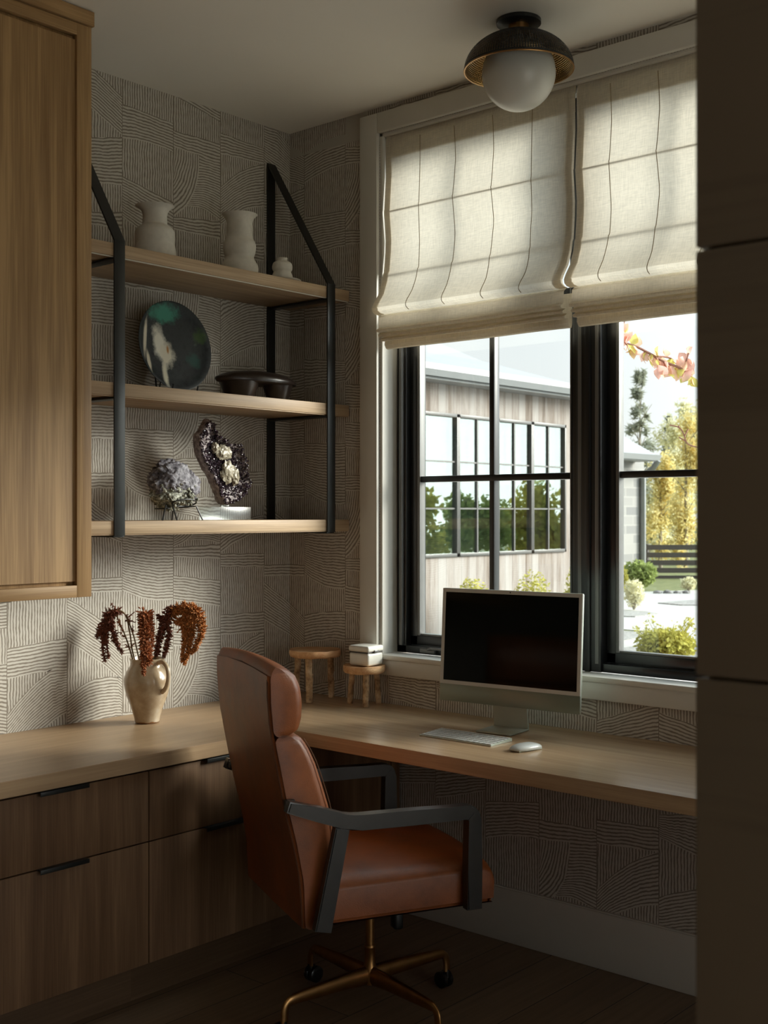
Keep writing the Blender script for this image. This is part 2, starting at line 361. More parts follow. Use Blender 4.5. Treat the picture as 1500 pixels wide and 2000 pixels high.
tag(ob('wall_right', bm, [M_paper, M_plaster], smooth=0), kind='structure')
M_umber = plain('umber_plaster', (.075, .06, .047), .8, 0, .05, 3)
bm = box(B(), (XL-.15, YF, 0), (XL, 0, HC)); tag(ob('wall_left', bm, M_umber), kind='structure')
bm = B()
for a, b in (((XL-.15, YF-.15, 0), (-4.2, YF, HC)), ((-.9, YF-.15, 0), (0, YF, HC)), ((-4.2, YF-.15, 2.4), (-.9, YF, HC)), ((-2.42, YF-.12, 0), (-2.30, YF-.02, 2.4))): box(bm, a, b)
tag(ob('wall_front', bm, M_plaster, smooth=0), kind='structure')     # wide opening added behind the camera to let fill light in
bm = box(B(), (XL-.2, YF-.2, HC), (.3, .2, HC+.12)); tag(ob('ceiling', bm, M_ceil), kind='structure')
# floor planks
m, nt, p, o = newmat('floor_planks'); M_floor = m
br = N(nt, 'ShaderNodeTexBrick', i_Scale=1.0, offset=.37); br.inputs['Mortar Size'].default_value = .0016; br.inputs['Brick Width'].default_value = 2.2; br.inputs['Row Height'].default_value = .18
br.inputs['Color1'].default_value = (.19, .125, .08, 1); br.inputs['Color2'].default_value = (.26, .18, .115, 1); br.inputs['Mortar'].default_value = (.02, .015, .01, 1); br.inputs['Bias'].default_value = 0
nt.links.new(coords(nt), br.inputs['Vector'])
nz = N(nt, 'ShaderNodeTexNoise', i_Scale=1.0, i_Detail=4.0); nt.links.new(coords(nt, (2, 60, 1)), nz.inputs['Vector'])
mx = N(nt, 'ShaderNodeMix', data_type='RGBA', blend_type='MULTIPLY'); mx.inputs[0].default_value = .7
rr = ramp(nt, nz.outputs[0], [(.3, (.62, .6, .58)), (.75, (1.15, 1.12, 1.1))]); nt.links.new(br.outputs[0], mx.inputs[6]); nt.links.new(rr.outputs[0], mx.inputs[7])
nt.links.new(mx.outputs[2], p.inputs['Base Color']); p.inputs['Roughness'].default_value = .5
bm = box(B(), (XL-.2, YF-.2, -.12), (.16, .16, 0)); tag(ob('floor', bm, M_floor), kind='structure')
# the pier beside the camera, clad in horizontal dark boards
M_pier = wood('pier_boards', (.135, .100, .066), (.19, .145, .098), 1, rough=.6, scale=.5, bmp=.1, coarse=2)
bm = B(); zs = [0, .93, 1.325, 1.717, 2.11, 2.5, HC]
for a, b in zip(zs, zs[1:]): box(bm, (-2.370, -3.9, a+.0015), (-2.352, -2.960, b-.0015), .002)
box(bm, (-2.355, -3.9, 0), (-2.23, -2.960-.006, HC))
tag(ob('wall_near', bm, M_pier), kind='structure')
bm = box(B(), (-.018, YF, 0), (-.001, -.001, .183), .004); box(bm, (-.012, YF, .183), (-.001, -.001, .186)); tag(ob('baseboard_right', bm, M_white), kind='structure')

# ------------------------------------------------------------------ the window
w1 = empty('window_1', (0, -1.347, .93), kind='structure')
y0, y1, z0, z1 = WIN
bm = B()   # casing: two legs, head
box(bm, (-.020, y1, .868), (-.001, y1+.086, z1+.075), .003); box(bm, (-.020, y0-.086, .868), (-.001, y0, z1+.075), .003)
box(bm, (-.020, y0, z1), (-.001, y1, z1+.075), .003)
ob('casing', bm, M_white, w1, True)
bm = box(B(), (-.020, y0, .868), (-.001, y1, .925), .003); ob('apron', bm, M_white, w1, True)
bm = box(B(), (-.026, y0, .925), (.075, y1, .944), .004); ob('sill', bm, M_white, w1, True)
bm = B(); box(bm, (0, y1-.012, .944), (.10, y1+.0, z1)); box(bm, (0, y0, .944), (.10, y0+.012, z1)); box(bm, (0, y0, z1-.01), (.10, y1, z1+.0)); ob('jamb', bm, M_white, w1, True)
FX = .085
YM = -1.347
bm = B()    # outer frame and mullion
ya, yb, za, zb = y0+.012, y1-.012, .944, z1-.01
box(bm, (FX, yb-.045, za), (FX+.09, yb, zb), .002); box(bm, (FX, ya, za), (FX+.09, ya+.045, zb), .002)
box(bm, (FX, ya, za), (FX+.09, yb, za+.028), .002); box(bm, (FX, ya, zb-.03), (FX+.09, yb, zb), .002)
box(bm, (FX-.012, YM-.048, za), (FX+.09, YM+.048, zb), .003); box(bm, (FX-.020, YM-.010, za), (FX, YM+.010, zb), .002)
ob('frame', bm, M_frame, w1, True)
for q in (yb-.034, YM-.040, YM+.026, ya+.020):
    ob('screen_track', box(B(), (FX-.0135, q, za+.028), (FX+.004, q+.014, zb-.03), .001), M_rail_grey, w1, True)
m, nt, p, o = newmat('window_glass'); M_glass = m
nt.nodes.remove(p); tr = N(nt, 'ShaderNodeBsdfTransparent'); gl = N(nt, 'ShaderNodeBsdfGlossy'); gl.inputs['Roughness'].default_value = .02
lw = N(nt, 'ShaderNodeLayerWeight'); lw.inputs[0].default_value = .5; pw = N(nt, 'ShaderNodeMath', operation='POWER'); nt.links.new(lw.outputs['Facing'], pw.inputs[0]); pw.inputs[1].default_value = 5.0
fr = N(nt, 'ShaderNodeMath', operation='MULTIPLY_ADD'); nt.links.new(pw.outputs[0], fr.inputs[0]); fr.inputs[1].default_value = .9; fr.inputs[2].default_value = .04; ms = N(nt, 'ShaderNodeMixShader'); tr.inputs[0].default_value = (.96, .98, .97, 1)
nt.links.new(fr.outputs[0], ms.inputs[0]); nt.links.new(tr.outputs[0], ms.inputs[1]); nt.links.new(gl.outputs[0], ms.inputs[2]); nt.links.new(ms.outputs[0], o.inputs[0])
def sash(ylo, yhi):
    zlo, zhi = za+.030, zb-.032; s = .036; X = FX+.022
    bm = B()
    for a, b in (((X, yhi-s, zlo), (X+.05, yhi, zhi)), ((X, ylo, zlo), (X+.05, ylo+s, zhi)), ((X, ylo, zlo), (X+.05, yhi, zlo+s)), ((X, ylo, zhi-s), (X+.05, yhi, zhi))): box(bm, a, b, .003)
    f = ob('sash', bm, M_frame, w1, True)
    bm = B(); e = .004   # slim grey glazing bead
    for a, b in (((X-.002, yhi-s-.012, zlo+s), (X+.03, yhi-s, zhi-s)), ((X-.002, ylo+s, zlo+s), (X+.03, ylo+s+.006, zhi-s)), ((X+.004, ylo+s, zlo+s), (X+.03, yhi-s, zlo+s+.007))): box(bm, a, b, .001)
    ob('glazing_bead', bm, M_rail_grey, f, True)
    mid = (ylo+yhi)/2
    bm = B(); box(bm, (X+.006, mid-.011, zlo+s), (X+.040, mid+.011, zhi-s), .003); ob('muntin', bm, M_frame, f, True)
    bm = B(); box(bm, (X+.004, ylo+s, 1.588), (X+.042, yhi-s, 1.611), .003); ob('muntin', bm, M_frame, f, True)
    bm = B(); box(bm, (X+.004, ylo+s, 2.22), (X+.042, yhi-s, 2.243), .003); ob('muntin', bm, M_frame, f, True)
    bm = box(B(), (X+.020, ylo+s-.004, zlo+s-.004), (X+.0215, yhi-s+.004, zhi-s+.004)); ob('glass_pane', bm, M_glass, f, True, smooth=0)
sash(YM+.050, yb-.047); sash(ya+.047, YM-.050)
bm = B(); box(bm, (FX-.012, yb-.19, za+.006), (FX, yb-.12, za+.022), .003); tube(bm, [(FX-.012, yb-.16, za+.02), (FX-.02, yb-.18, za+.026), (FX-.02, yb-.25, za+.026)], .005)
ob('crank_handle', bm, M_rail_grey, w1, True)

# ------------------------------------------------------------------ roman shades
def linen(name, c, tr_w, cool=1.0):
    m, nt, p, o = newmat(name); nt.nodes.remove(p)
    d = N(nt, 'ShaderNodeBsdfDiffuse'); t = N(nt, 'ShaderNodeBsdfTranslucent'); ms = N(nt, 'ShaderNodeMixShader'); ms.inputs[0].default_value = tr_w
    n1 = N(nt, 'ShaderNodeTexNoise', i_Scale=1.0, i_Detail=3.0); nt.links.new(coords(nt, (30, 30, 420)), n1.inputs['Vector'])
    n2 = N(nt, 'ShaderNodeTexNoise', i_Scale=1.0, i_Detail=3.0); nt.links.new(coords(nt, (30, 420, 30)), n2.inputs['Vector'])
    a = N(nt, 'ShaderNodeMath', operation='ADD'); nt.links.new(n1.outputs[0], a.inputs[0]); nt.links.new(n2.outputs[0], a.inputs[1])
    h = N(nt, 'ShaderNodeMath', operation='MULTIPLY'); nt.links.new(a.outputs[0], h.inputs[0]); h.inputs[1].default_value = .5
    r = ramp(nt, h.outputs[0], [(.36, tuple(x*.80 for x in c)), (.62, c)])
    nt.links.new(r.outputs[0], d.inputs[0]); nt.links.new(r.outputs[0], t.inputs[0])
    b = nt.nodes.new('ShaderNodeBump'); b.inputs['Strength'].default_value = .12; b.inputs['Distance'].default_value = .001; nt.links.new(h.outputs[0], b.inputs['Height']); nt.links.new(b.outputs[0], d.inputs['Normal'])
    nt.links.new(d.outputs[0], ms.inputs[1]); nt.links.new(t.outputs[0], ms.inputs[2]); nt.links.new(ms.outputs[0], o.inputs[0]); return m
M_linen = linen('linen', (.83, .775, .665), .40); M_linen2 = linen('linen_folded', (.80, .72, .58), .22)
M_cord = plain('cord', (.33, .25, .14), .8)
PROF = [(.020, 2.897), (.012, 2.86), (.014, 2.74), (.004, 2.612), (.002, 2.604), (.012, 2.50), (.010, 2.45), (.002, 2.376), (-.004, 2.366), (-.010, 2.335), (-.030, 2.285), (-.056, 2.250), (-.066, 2.232), (-.064, 2.220), (-.050, 2.212), (-.030, 2.210)]
STACK = [(-.020, 2.212), (-.036, 2.20), (-.040, 2.160), (-.056, 2.151), (-.053, 2.143), (-.026, 2.144), (-.045, 2.134), (-.042, 2.127), (-.016, 2.129), (-.034, 2.119), (-.031, 2.112), (-.006, 2.114), (-.008, 2.10), (.000, 2.088), (.010, 2.085), (.014, 2.10), (.014, 2.20)]
def sheet(bm, prof, ya_, yb_, off=0., wob=.0025, seed=0, n=40, thick=.0):
    rows = []
    pp = [(p[0]+off, p[1]) for p in prof]
    for i in range(n+1):
        y = ya_+(yb_-ya_)*i/n
        rows.append([bm.verts.new((x+wob*noise.noise(Vector((y*5+seed, z*4, seed))), y, z+(.005*noise.noise(Vector((y*2.2, z, seed+3))) if z < 2.6 else 0))) for x, z in pp])
    for i in range(n):
        for j in range(len(pp)-1): bm.faces.new((rows[i][j], rows[i+1][j], rows[i+1][j+1], rows[i][j+1]))
    return bm
def shade(ylo, yhi, cords, label, seed):
    r = empty('roman_shade', (0, (ylo+yhi)/2, 2.897), 0, label, 'window shade', 'linen roman shades in the window')
    ob('shade_fabric', sheet(B(), PROF, ylo, yhi, seed=seed), M_linen, r, True, smooth=35)
    ob('folded_hem', sheet(B(), STACK, ylo+.012, yhi-.012, wob=.004, seed=seed), M_linen2, r, True, smooth=35)
    ob('side_hem', sheet(B(), PROF, yhi-.032, yhi-.001, off=.004, seed=seed, n=2), M_linen2, r, True)
    ob('side_hem', sheet(B(), PROF, ylo+.001, ylo+.036, off=.004, seed=seed, n=2), M_linen2, r, True)
    ob('head_hem', sheet(B(), PROF[:2]+[(.013, 2.80)], ylo, yhi, off=.004, seed=seed, n=8), M_linen2, r, True)
    for y in cords:
        pts = [(x-.003+.0025*noise.noise(Vector((y*5+seed, z*4, seed))), y+.003*math.sin(z*23+y*9), z+.001) for x, z in PROF[1:-1]]
        ob('cord', tube(B(), smoothpath(pts, 2), .0013, 5), M_cord, r, True)
    bm = box(B(), (.02, ylo, 2.862), (.06, yhi, 2.888), .003); ob('headrail', bm, M_white, r, True)
    for zz in (2.604, 2.366):
        bm = tube(B(), [(.010, ylo+.01, zz), (.010, yhi-.01, zz)], .003, 6); ob('batten', bm, M_linen2, r, True)
shade(-1.333, -.502, (-.672, -.833, -1.002, -1.165), 'pale linen roman shade on the left, four vertical stitched cords, above the computer monitor', 1)
shade(-2.193, -1.341, (-1.471, -1.641, -1.81, -1.98), 'pale linen roman shade on the right, partly cut off by the dark wall edge', 4)

# ------------------------------------------------------------------ upper cabinet
uc = empty('wall_cabinet', (-1.70, -.2, 1.219), 0, 'tall oak wall cabinet with a framed door reaching the ceiling, left of the shelves', 'cabinet')
XR = -1.230; XLc = -2.18; YD = -.400
bm = box(B(), (XLc, -.376, 1.225), (XR, -.001, 2.952), .001); ob('cabinet_body', bm, M_door, uc, True)
bm = box(B(), (XLc-.006, YD-.004, 2.952), (XR+.008, -.001, 2.996), .001); ob('top_fascia', bm, M_rail, uc, True)
def framed_door(xa, xb):
    st = .052
    d = ob('door', box(B(), (xa+st-.004, YD+.010, 1.219+st-.004), (xb-st+.004, YD+.022, 2.948-st+.004)), M_door, uc, True)
    for q in (xa, xb-st): ob('door_stile', box(B(), (q, YD, 1.219), (q+st, YD+.022, 2.948), .001), M_door, d, True)
    for q in (1.219, 2.948-.036): ob('door_rail', box(B(), (xa+st, YD, q), (xb-st, YD+.022, q+.036), .001), M_rail, d, True)
framed_door(XR-.47, XR); framed_door(XLc, XR-.474)
M_led = plain('pale_strip', (.6, .56, .48), .4)
bm = box(B(), (XLc+.02, -.36, 1.213), (XR-.25, -.33, 1.2249), .001); ob('light_strip', bm, M_led, uc, True)

# ------------------------------------------------------------------ base cabinets and the worktop
DT, DG, DBm = .706, .497, .136
def handle(parent, xa, xb, z, nm='pull_handle'):
    bm = B(); box(bm, (xa, -.616, z-.0008), (xb, -.598, z+.0022), .0006); box(bm, (xa, -.6175, z-.010), (xb, -.6155, z+.0022), .0006)
    ob(nm, bm, M_black, parent, True)
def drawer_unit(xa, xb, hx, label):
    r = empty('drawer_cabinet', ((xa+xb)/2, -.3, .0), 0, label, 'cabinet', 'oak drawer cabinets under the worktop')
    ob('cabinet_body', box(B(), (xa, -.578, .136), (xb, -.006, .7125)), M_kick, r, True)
    d = ob('drawer', box(B(), (xa+.0024, -.600, DG+.002), (xb-.0024, -.579, DT), .001), M_oak_shaded, r, True); handle(d, hx, hx+.158, DT+.003)
    d = ob('drawer', box(B(), (xa+.0024, -.600, DBm), (xb-.0024, -.579, DG-.002), .001), M_oak_shaded, r, True); handle(d, hx, hx+.158, DG-.0005)
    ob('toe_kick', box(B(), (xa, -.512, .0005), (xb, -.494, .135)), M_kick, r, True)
drawer_unit(-1.768, -1.168, -1.547, 'oak two-drawer cabinet with black edge pulls, leftmost in the photo')
drawer_unit(-1.168, -.588, -.957, 'oak two-drawer cabinet with black edge pulls, right one, partly behind the leather chair')
drawer_unit(-2.368, -1.768, -2.147, 'oak two-drawer cabinet outside the left edge of the photo')
r = empty('corner_cabinet', (-.3, -.3, 0), 0, 'shade-darkened oak corner filler cabinet behind the leather chair under the worktop', 'cabinet')
ob('cabinet_body', box(B(), (-.587, -.592, .136), (-.021, -.006, .7125)), M_oak_shaded, r, True)
ob('filler_strip', box(B(), (-.065, -.600, .136), (-.021, -.5925, .7125), .001), M_oak_shaded, r, True)
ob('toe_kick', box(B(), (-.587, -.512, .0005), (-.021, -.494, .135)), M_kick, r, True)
wt_ = empty('worktop', (-.6, -.3, .76), 0, 'thick pale oak L-shaped worktop running along both walls under the window', 'worktop')
bm = B()
prism(bm, [(-2.5, -.002), (-.002, -.002), (-.625, -.622), (-2.5, -.622)], (.716, .7605), lambda u, v, w: (u, v, w), .0015); ob('side_run', bm, M_top_x, wt_, True)
bm = B(); prism(bm, [(-.002, -.002), (-.625, -.622), (-.625, -3.2), (-.002, -3.2)], (.716, .7600), lambda u, v, w: (u, v, w), .0015); ob('window_run', bm, M_top_y, wt_, True)

# ------------------------------------------------------------------ shelf unit
sh = empty('wall_shelf', (-.58, -.17, 1.405), 0, 'three-tier oak wall shelf hung in black steel strap brackets', 'shelf')
SZ = (1.447, 1.886, 2.327); TH = .041; YS = -.330
for z in SZ:
    s = ob('shelf_board', box(B(), (-2.15 if False else -1.226, YS, z-TH), (-.003, -.002, z), .0012), M_shelf, sh, True)
    ob('edge_strip', box(B(), (-1.225, YS+.004, z-TH-.004), (-.004, YS+.010, z-TH), .0005), M_led if z > 2 else M_shelf, s, True)
def bracket(xc, nm='bracket'):
    w = .0205; t = .006
    bm = B()
    box(bm, (xc-w, -.010, 1.400), (xc+w, -.004, 2.852), .001)                # strap on the wall
    box(bm, (xc-w, YS-.008, 1.400), (xc+w, YS-.002, 2.338), .001)            # front strap
    # sloping strap from the wall to the front
    a = Vector((0, -.007, 2.852)); b = Vector((0, YS-.005, 2.336)); d = (b-a).normalized(); n = Vector((0, d.z, -d.y))*t/2
    vs = []
    for X in (xc-w, xc+w): vs += [bm.verts.new(Vector((X, 0, 0))+q) for q in (a+n, b+n, b-n, a-n)]
    for f in ((0, 1, 2, 3), (7, 6, 5, 4), (0, 4, 5, 1), (1, 5, 6, 2), (2, 6, 7, 3), (3, 7, 4, 0)): bm.faces.new([vs[i] for i in f])
    bmesh.ops.recalc_face_normals(bm, faces=bm.faces)
    o = ob(nm, bm, M_black, sh, True)
    for z in SZ: ob('shelf_support', box(B(), (xc-w, YS-.002, z-TH-.0105), (xc+w, -.004, z-TH-.0042), .001), M_black, o, True)
bracket(-.110); bracket(-1.080)

# ------------------------------------------------------------------ ceiling light
LX, LY = -.315, -1.336
cl = empty('ceiling_light', (LX, LY, 3.0), 0, 'flush ceiling light, black pierced dome lined with brass over a white globe', 'ceiling light')
bm = lathe(B(), [(0, -.001), (.069, -.001), (.069, -.012), (.066, -.014), (.03, -.016), (0, -.016)], 48); ob('canopy', bm, M_black, cl)
bm = lathe(B(), [(0, -.016), (.032, -.016), (.032, -.052), (0, -.052)], 40); ob('collar', bm, M_brass, cl)
def pierced(name, base, rough, metal, dots):
    m, nt, p, o = newmat(name)
    p.inputs['Base Color'].default_value = (*base, 1); p.inputs['Roughness'].default_value = rough; p.inputs['Metallic'].default_value = metal
    uv = N(nt, 'ShaderNodeUVMap'); sx = N(nt, 'ShaderNodeSeparateXYZ'); nt.links.new(uv.outputs[0], sx.inputs[0])
    def cell(out, k):
        a = N(nt, 'ShaderNodeMath', operation='MULTIPLY'); nt.links.new(out, a.inputs[0]); a.inputs[1].default_value = k
        f = N(nt, 'ShaderNodeMath', operation='FRACT'); nt.links.new(a.outputs[0], f.inputs[0])
        s = N(nt, 'ShaderNodeMath', operation='SUBTRACT'); nt.links.new(f.outputs[0], s.inputs[0]); s.inputs[1].default_value = .5
        return s.outputs[0]
    cx, cy_ = cell(sx.outputs['X'], 130), cell(sx.outputs['Y'], 13)
    cv = N(nt, 'ShaderNodeCombineXYZ'); nt.links.new(cx, cv.inputs[0]); nt.links.new(cy_, cv.inputs[1])
    ln = N(nt, 'ShaderNodeVectorMath', operation='LENGTH'); nt.links.new(cv.outputs[0], ln.inputs[0])
    hole = N(nt, 'ShaderNodeMath', operation='LESS_THAN'); nt.links.new(ln.outputs['Value'], hole.inputs[0]); hole.inputs[1].default_value = .26
    lo = N(nt, 'ShaderNodeMath', operation='GREATER_THAN'); nt.links.new(sx.outputs['Y'], lo.inputs[0]); lo.inputs[1].default_value = 0.0
    hi = N(nt, 'ShaderNodeMath', operation='LESS_THAN'); nt.links.new(sx.outputs['Y'], hi.inputs[0]); hi.inputs[1].default_value = 1.0
    m1 = N(nt, 'ShaderNodeMath', operation='MULTIPLY'); nt.links.new(hole.outputs[0], m1.inputs[0]); nt.links.new(lo.outputs[0], m1.inputs[1])
    m2 = N(nt, 'ShaderNodeMath', operation='MULTIPLY'); nt.links.new(m1.outputs[0], m2.inputs[0]); nt.links.new(hi.outputs[0], m2.inputs[1])
    tr = N(nt, 'ShaderNodeBsdfTransparent'); mm = N(nt, 'ShaderNodeMixShader'); nt.links.new(m2.outputs[0], mm.inputs[0]); nt.links.new(p.outputs[0], mm.inputs[1]); nt.links.new(tr.outputs[0], mm.inputs[2]); nt.links.new(mm.outputs[0], o.inputs[0])
    sn = N(nt, 'ShaderNodeMath', operation='SINE'); ml = N(nt, 'ShaderNodeMath', operation='MULTIPLY'); nt.links.new(sx.outputs['Y'], ml.inputs[0]); ml.inputs[1].default_value = 13*2*PI
    nt.links.new(ml.outputs[0], sn.inputs[0]); bump(nt, p, sn.outputs[0], .5, .002)
    return m
M_pout = pierced('dome_black', (.014, .014, .013), .45, .2, True); M_pin = pierced('dome_brass', (.55, .36, .15), .28, 1, True)
def dome(R, zc, H, mat, name, inner=0):
    bm = B(); uvl = bm.loops.layers.uv.new('UVMap'); seg, nr = 96, 18; rings = []
    for j in range(nr+1):
        a = j/nr*PI/2; rr = max(R*math.sin(a), .03); z = zc+H*math.cos(a)
        rings.append([(bm.verts.new((rr*math.cos(2*PI*k/seg), rr*math.sin(2*PI*k/seg), z)), (math.cos(a)*-1+.62)/.55) for k in range(seg)])
    for j in range(nr):
        for k in range(seg):
            k2 = (k+1) % seg; q = (rings[j][k], rings[j][k2], rings[j+1][k2], rings[j+1][k])
            f = bm.faces.new([x[0] for x in q][::-1 if not inner else 1])
            us = {rings[j][k][0]: k/seg, rings[j][k2][0]: (k+1)/seg, rings[j+1][k2][0]: (k+1)/seg, rings[j+1][k][0]: k/seg}
            vs = {x[0]: x[1] for x in q}
            for l in f.loops: l[uvl].uv = (us[l.vert], vs[l.vert])
    return ob(name, bm, mat, cl, smooth=60)
dome(.170, -.155, .118, M_pout, 'dome_shade'); dome(.1665, -.156, .115, M_pin, 'dome_lining', 1)
bm = B(); lathe(bm, [(.1665, -.157), (.1705, -.157), (.1712, -.155), (.1705, -.1535), (.1665, -.1535)], 96, close=True); ob('dome_rim', bm, M_brass, cl)
m, nt, p, o = newmat('opal_glass'); p.inputs['Base Color'].default_value = (.66, .66, .62, 1); p.inputs['Roughness'].default_value = .25; p.inputs['Subsurface Weight'].default_value = .3; p.inputs['Subsurface Radius'].default_value = (.05, .05, .05); p.inputs['Subsurface Scale'].default_value = .4
M_opal = m
gp = [(.114*math.sin(a*PI/24), -.165+.114*math.cos(a*PI/24)) for a in range(25)]
bm = lathe(B(), gp, 64); ob('globe', bm, M_opal, cl)

# ------------------------------------------------------------------ ceramics on the top shelf
M_bisque = plain('bisque_clay', (.62, .59, .52), .75, 0, .05, 60, .12)
def vessel(name, loc, prof, label, cat, group=None, seg=56, mat=None, scale=1.0):
    """prof: (radius, height) outside from foot to rim; hollow with a 4 mm wall"""
    P = smoothpath([(r*scale, z*scale, 0) for r, z in prof], 4); P = [(p[0], p[1]) for p in P]
    inner = [(max(r-.004, .002), z) for r, z in P[::-1] if z > .012]
    full = [(0, 0)]+P+inner+[(0, inner[-1][1])]
    r = empty(name, loc, 0, label, cat, group); ob('vessel_body', lathe(B(), full, seg), mat or M_bisque, r, smooth=50)
    return r
s = 1/2341
def zpx(y, D, z0): return 1.476-(y-1000)*s*D-z0
D1 = 4.07; r1 = D1*s
vessel('stepped_vase', (-.838, -.205, 2.3275), [(.060, 0), (.070, .006), (.0715, .030), (.068, .050), (.0665, .060), (.0675, .085), (.066, .100), (.058, .112), (.0435, .122), (.0415, .132), (.041, .155), (.047, .172), (.060, .183), (.0665, .186)],
       'matte off-white vase with a wide lower body and flared rim, leftmost on the top shelf', 'vase')
vessel('wavy_vase', (-.455, -.205, 2.3275), [(.060, 0), (.066, .006), (.0695, .030), (.066, .046), (.056, .062), (.0525, .075), (.0575, .090), (.0600, .108), (.0575, .126), (.050, .140), (.0475, .155), (.0480, .180), (.0470, .200), (.053, .216), (.062, .226), (.0655, .229)],
       'tall matte off-white vase with rippled sides and flared rim, middle of the top shelf', 'vase')
sv = vessel('small_vase', (-.289, -.256, 2.3315), [(.032, 0), (.037, .004), (.0385, .018), (.0345, .030), (.033, .036), (.037, .044), (.0375, .056), (.033, .068), (.0215, .074), (.0195, .078), (.0195, .086)],
            'small stepped off-white vase on a saucer, right end of the top shelf', 'vase')
sc = empty('saucer', (-.289, -.256, 2.3272), 0, 'thin round off-white saucer under the small stepped vase', 'saucer')
ob('saucer_dish', lathe(B(), [(0, 0), (.05, 0), (.066, .004), (.070, .008), (.068, .009), (.05, .004), (0, .004)], 56), M_bisque, sc)

# ------------------------------------------------------------------ round painted plate on its stand
m, nt, p, o = newmat('glazed_plate'); M_plate = m
co = coords(nt)
n1 = N(nt, 'ShaderNodeTexNoise', i_Scale=16.0, i_Detail=8.0, i_Roughness=.75); nt.links.new(co, n1.inputs['Vector'])
base = ramp(nt, n1.outputs[0], [(.35, (.010, .013, .016)), (.5, (.028, .034, .038)), (.62, (.012, .02, .02)), (.75, (.10, .11, .10))])
def blot(prev, cx, cz, rx, rz, rot, colr, rough=.35, sc_=9.0, soft=.12):
    mp = N(nt, 'ShaderNodeMapping', vector_type='TEXTURE'); mp.inputs['Location'].default_value = (cx, 0, cz); mp.inputs['Rotation'].default_value = (0, rot, 0); mp.inputs['Scale'].default_value = (rx, 10, rz)
    nt.links.new(co, mp.inputs[0]); ln = N(nt, 'ShaderNodeVectorMath', operation='LENGTH'); nt.links.new(mp.outputs[0], ln.inputs[0])
    nn = N(nt, 'ShaderNodeTexNoise', i_Scale=sc_*3, i_Detail=6.0, i_Roughness=.7); nt.links.new(co, nn.inputs['Vector'])
    ad = N(nt, 'ShaderNodeMath', operation='MULTIPLY_ADD'); nt.links.new(nn.outputs[0], ad.inputs[0]); ad.inputs[1].default_value = rough*3; nt.links.new(ln.outputs['Value'], ad.inputs[2])
    k = rough*1.5
    mk = ramp(nt, ad.outputs[0], [(max(0, .5+k-soft)/2.5, (1, 1, 1)), ((.75+k+soft)/2.5, (0, 0, 0))])
    sc2 = N(nt, 'ShaderNodeMath', operation='MULTIPLY'); nt.links.new(ad.outputs[0], sc2.inputs[0]); sc2.inputs[1].default_value = 1/2.5; nt.links.new(sc2.outputs[0], mk.inputs[0])
    mi = N(nt, 'ShaderNodeMix', data_type='RGBA'); nt.links.new(mk.outputs[0], mi.inputs[0]); nt.links.new(prev, mi.inputs[6]); mi.inputs[7].default_value = (*colr, 1); return mi.outputs[2]
c = blot(base.outputs[0], -.035, .115, .095, .050, 0, (.05, .26, .19), .5)
c = blot(c, .12, .045, .030, .045, 0, (.05, .09, .03), .6)
c = blot(c, .085, -.045, .04, .035, 0, (.02, .07, .06), .6)
c = blot(c, -.062, .005, .040, .095, -.12, (.80, .78, .68), .35)
c = blot(c, -.032, -.035, .044, .060, .1, (.74, .70, .57), .4)
c = blot(c, -.050, -.110, .017, .065, 0, (.74, .71, .57), .2)
c = blot(c, -.125, .02, .011, .10, .16, (.72, .66, .53), .15)
c = blot(c, -.118, -.065, .012, .055, -.1, (.72, .66, .53), .15)
c = blot(c, -.028, -.015, .008, .022, 0, (.45, .22, .07), .15)
nt.links.new(c, p.inputs['Base Color']); p.inputs['Roughness'].default_value = .4; p.inputs['Specular IOR Level'].default_value = .25; bump(nt, p, n1.outputs[0], .15, .001)
tilt = math.radians(-8)
pc = Vector((-.690, -.115, 2.060)); R0 = .160
pl = empty('round_plate', (pc.x, pc.y, pc.z), 0, 'round glazed plate in black, green and cream standing upright on the middle shelf', 'plate')
pl.rotation_euler = (tilt, 0, 0)
bm = lathe(B(), [(0, 0), (.10, 0), (.145, .006), (R0, .016), (R0+.001, .019), (R0-.002, .020), (.143, .011), (.10, .006), (0, .006)], 72)
bm.transform(Matrix.Rotation(PI/2, 4, 'X')); ob('plate_disc', bm, M_plate, pl, smooth=50)
st = empty('plate_stand', (-.690, -.13, 1.8865), 0, 'small black wire easel holding the round glazed plate', 'stand')
for sx_ in (-.055, .055):
    ob('wire_leg', tube(B(), smoothpath([(sx_, -.058, .034), (sx_, -.052, .014), (sx_*1.05, -.040, .006), (sx_, .03, .012), (sx_*.8, .060, .15)], 5), .0028, 8), M_black, st)
ob('wire_crossbar', tube(B(), [(-.055, .03, .012), (.055, .03, .012)], .0025, 8), M_black, st)
bm = B(); tube(bm, [(-.044, .060, .15), (.044, .060, .15)], .0025, 8); tube(bm, [(0, .060, .15), (0, .095, .003)], .0025, 8); ob('rear_prop', bm, M_black, st)

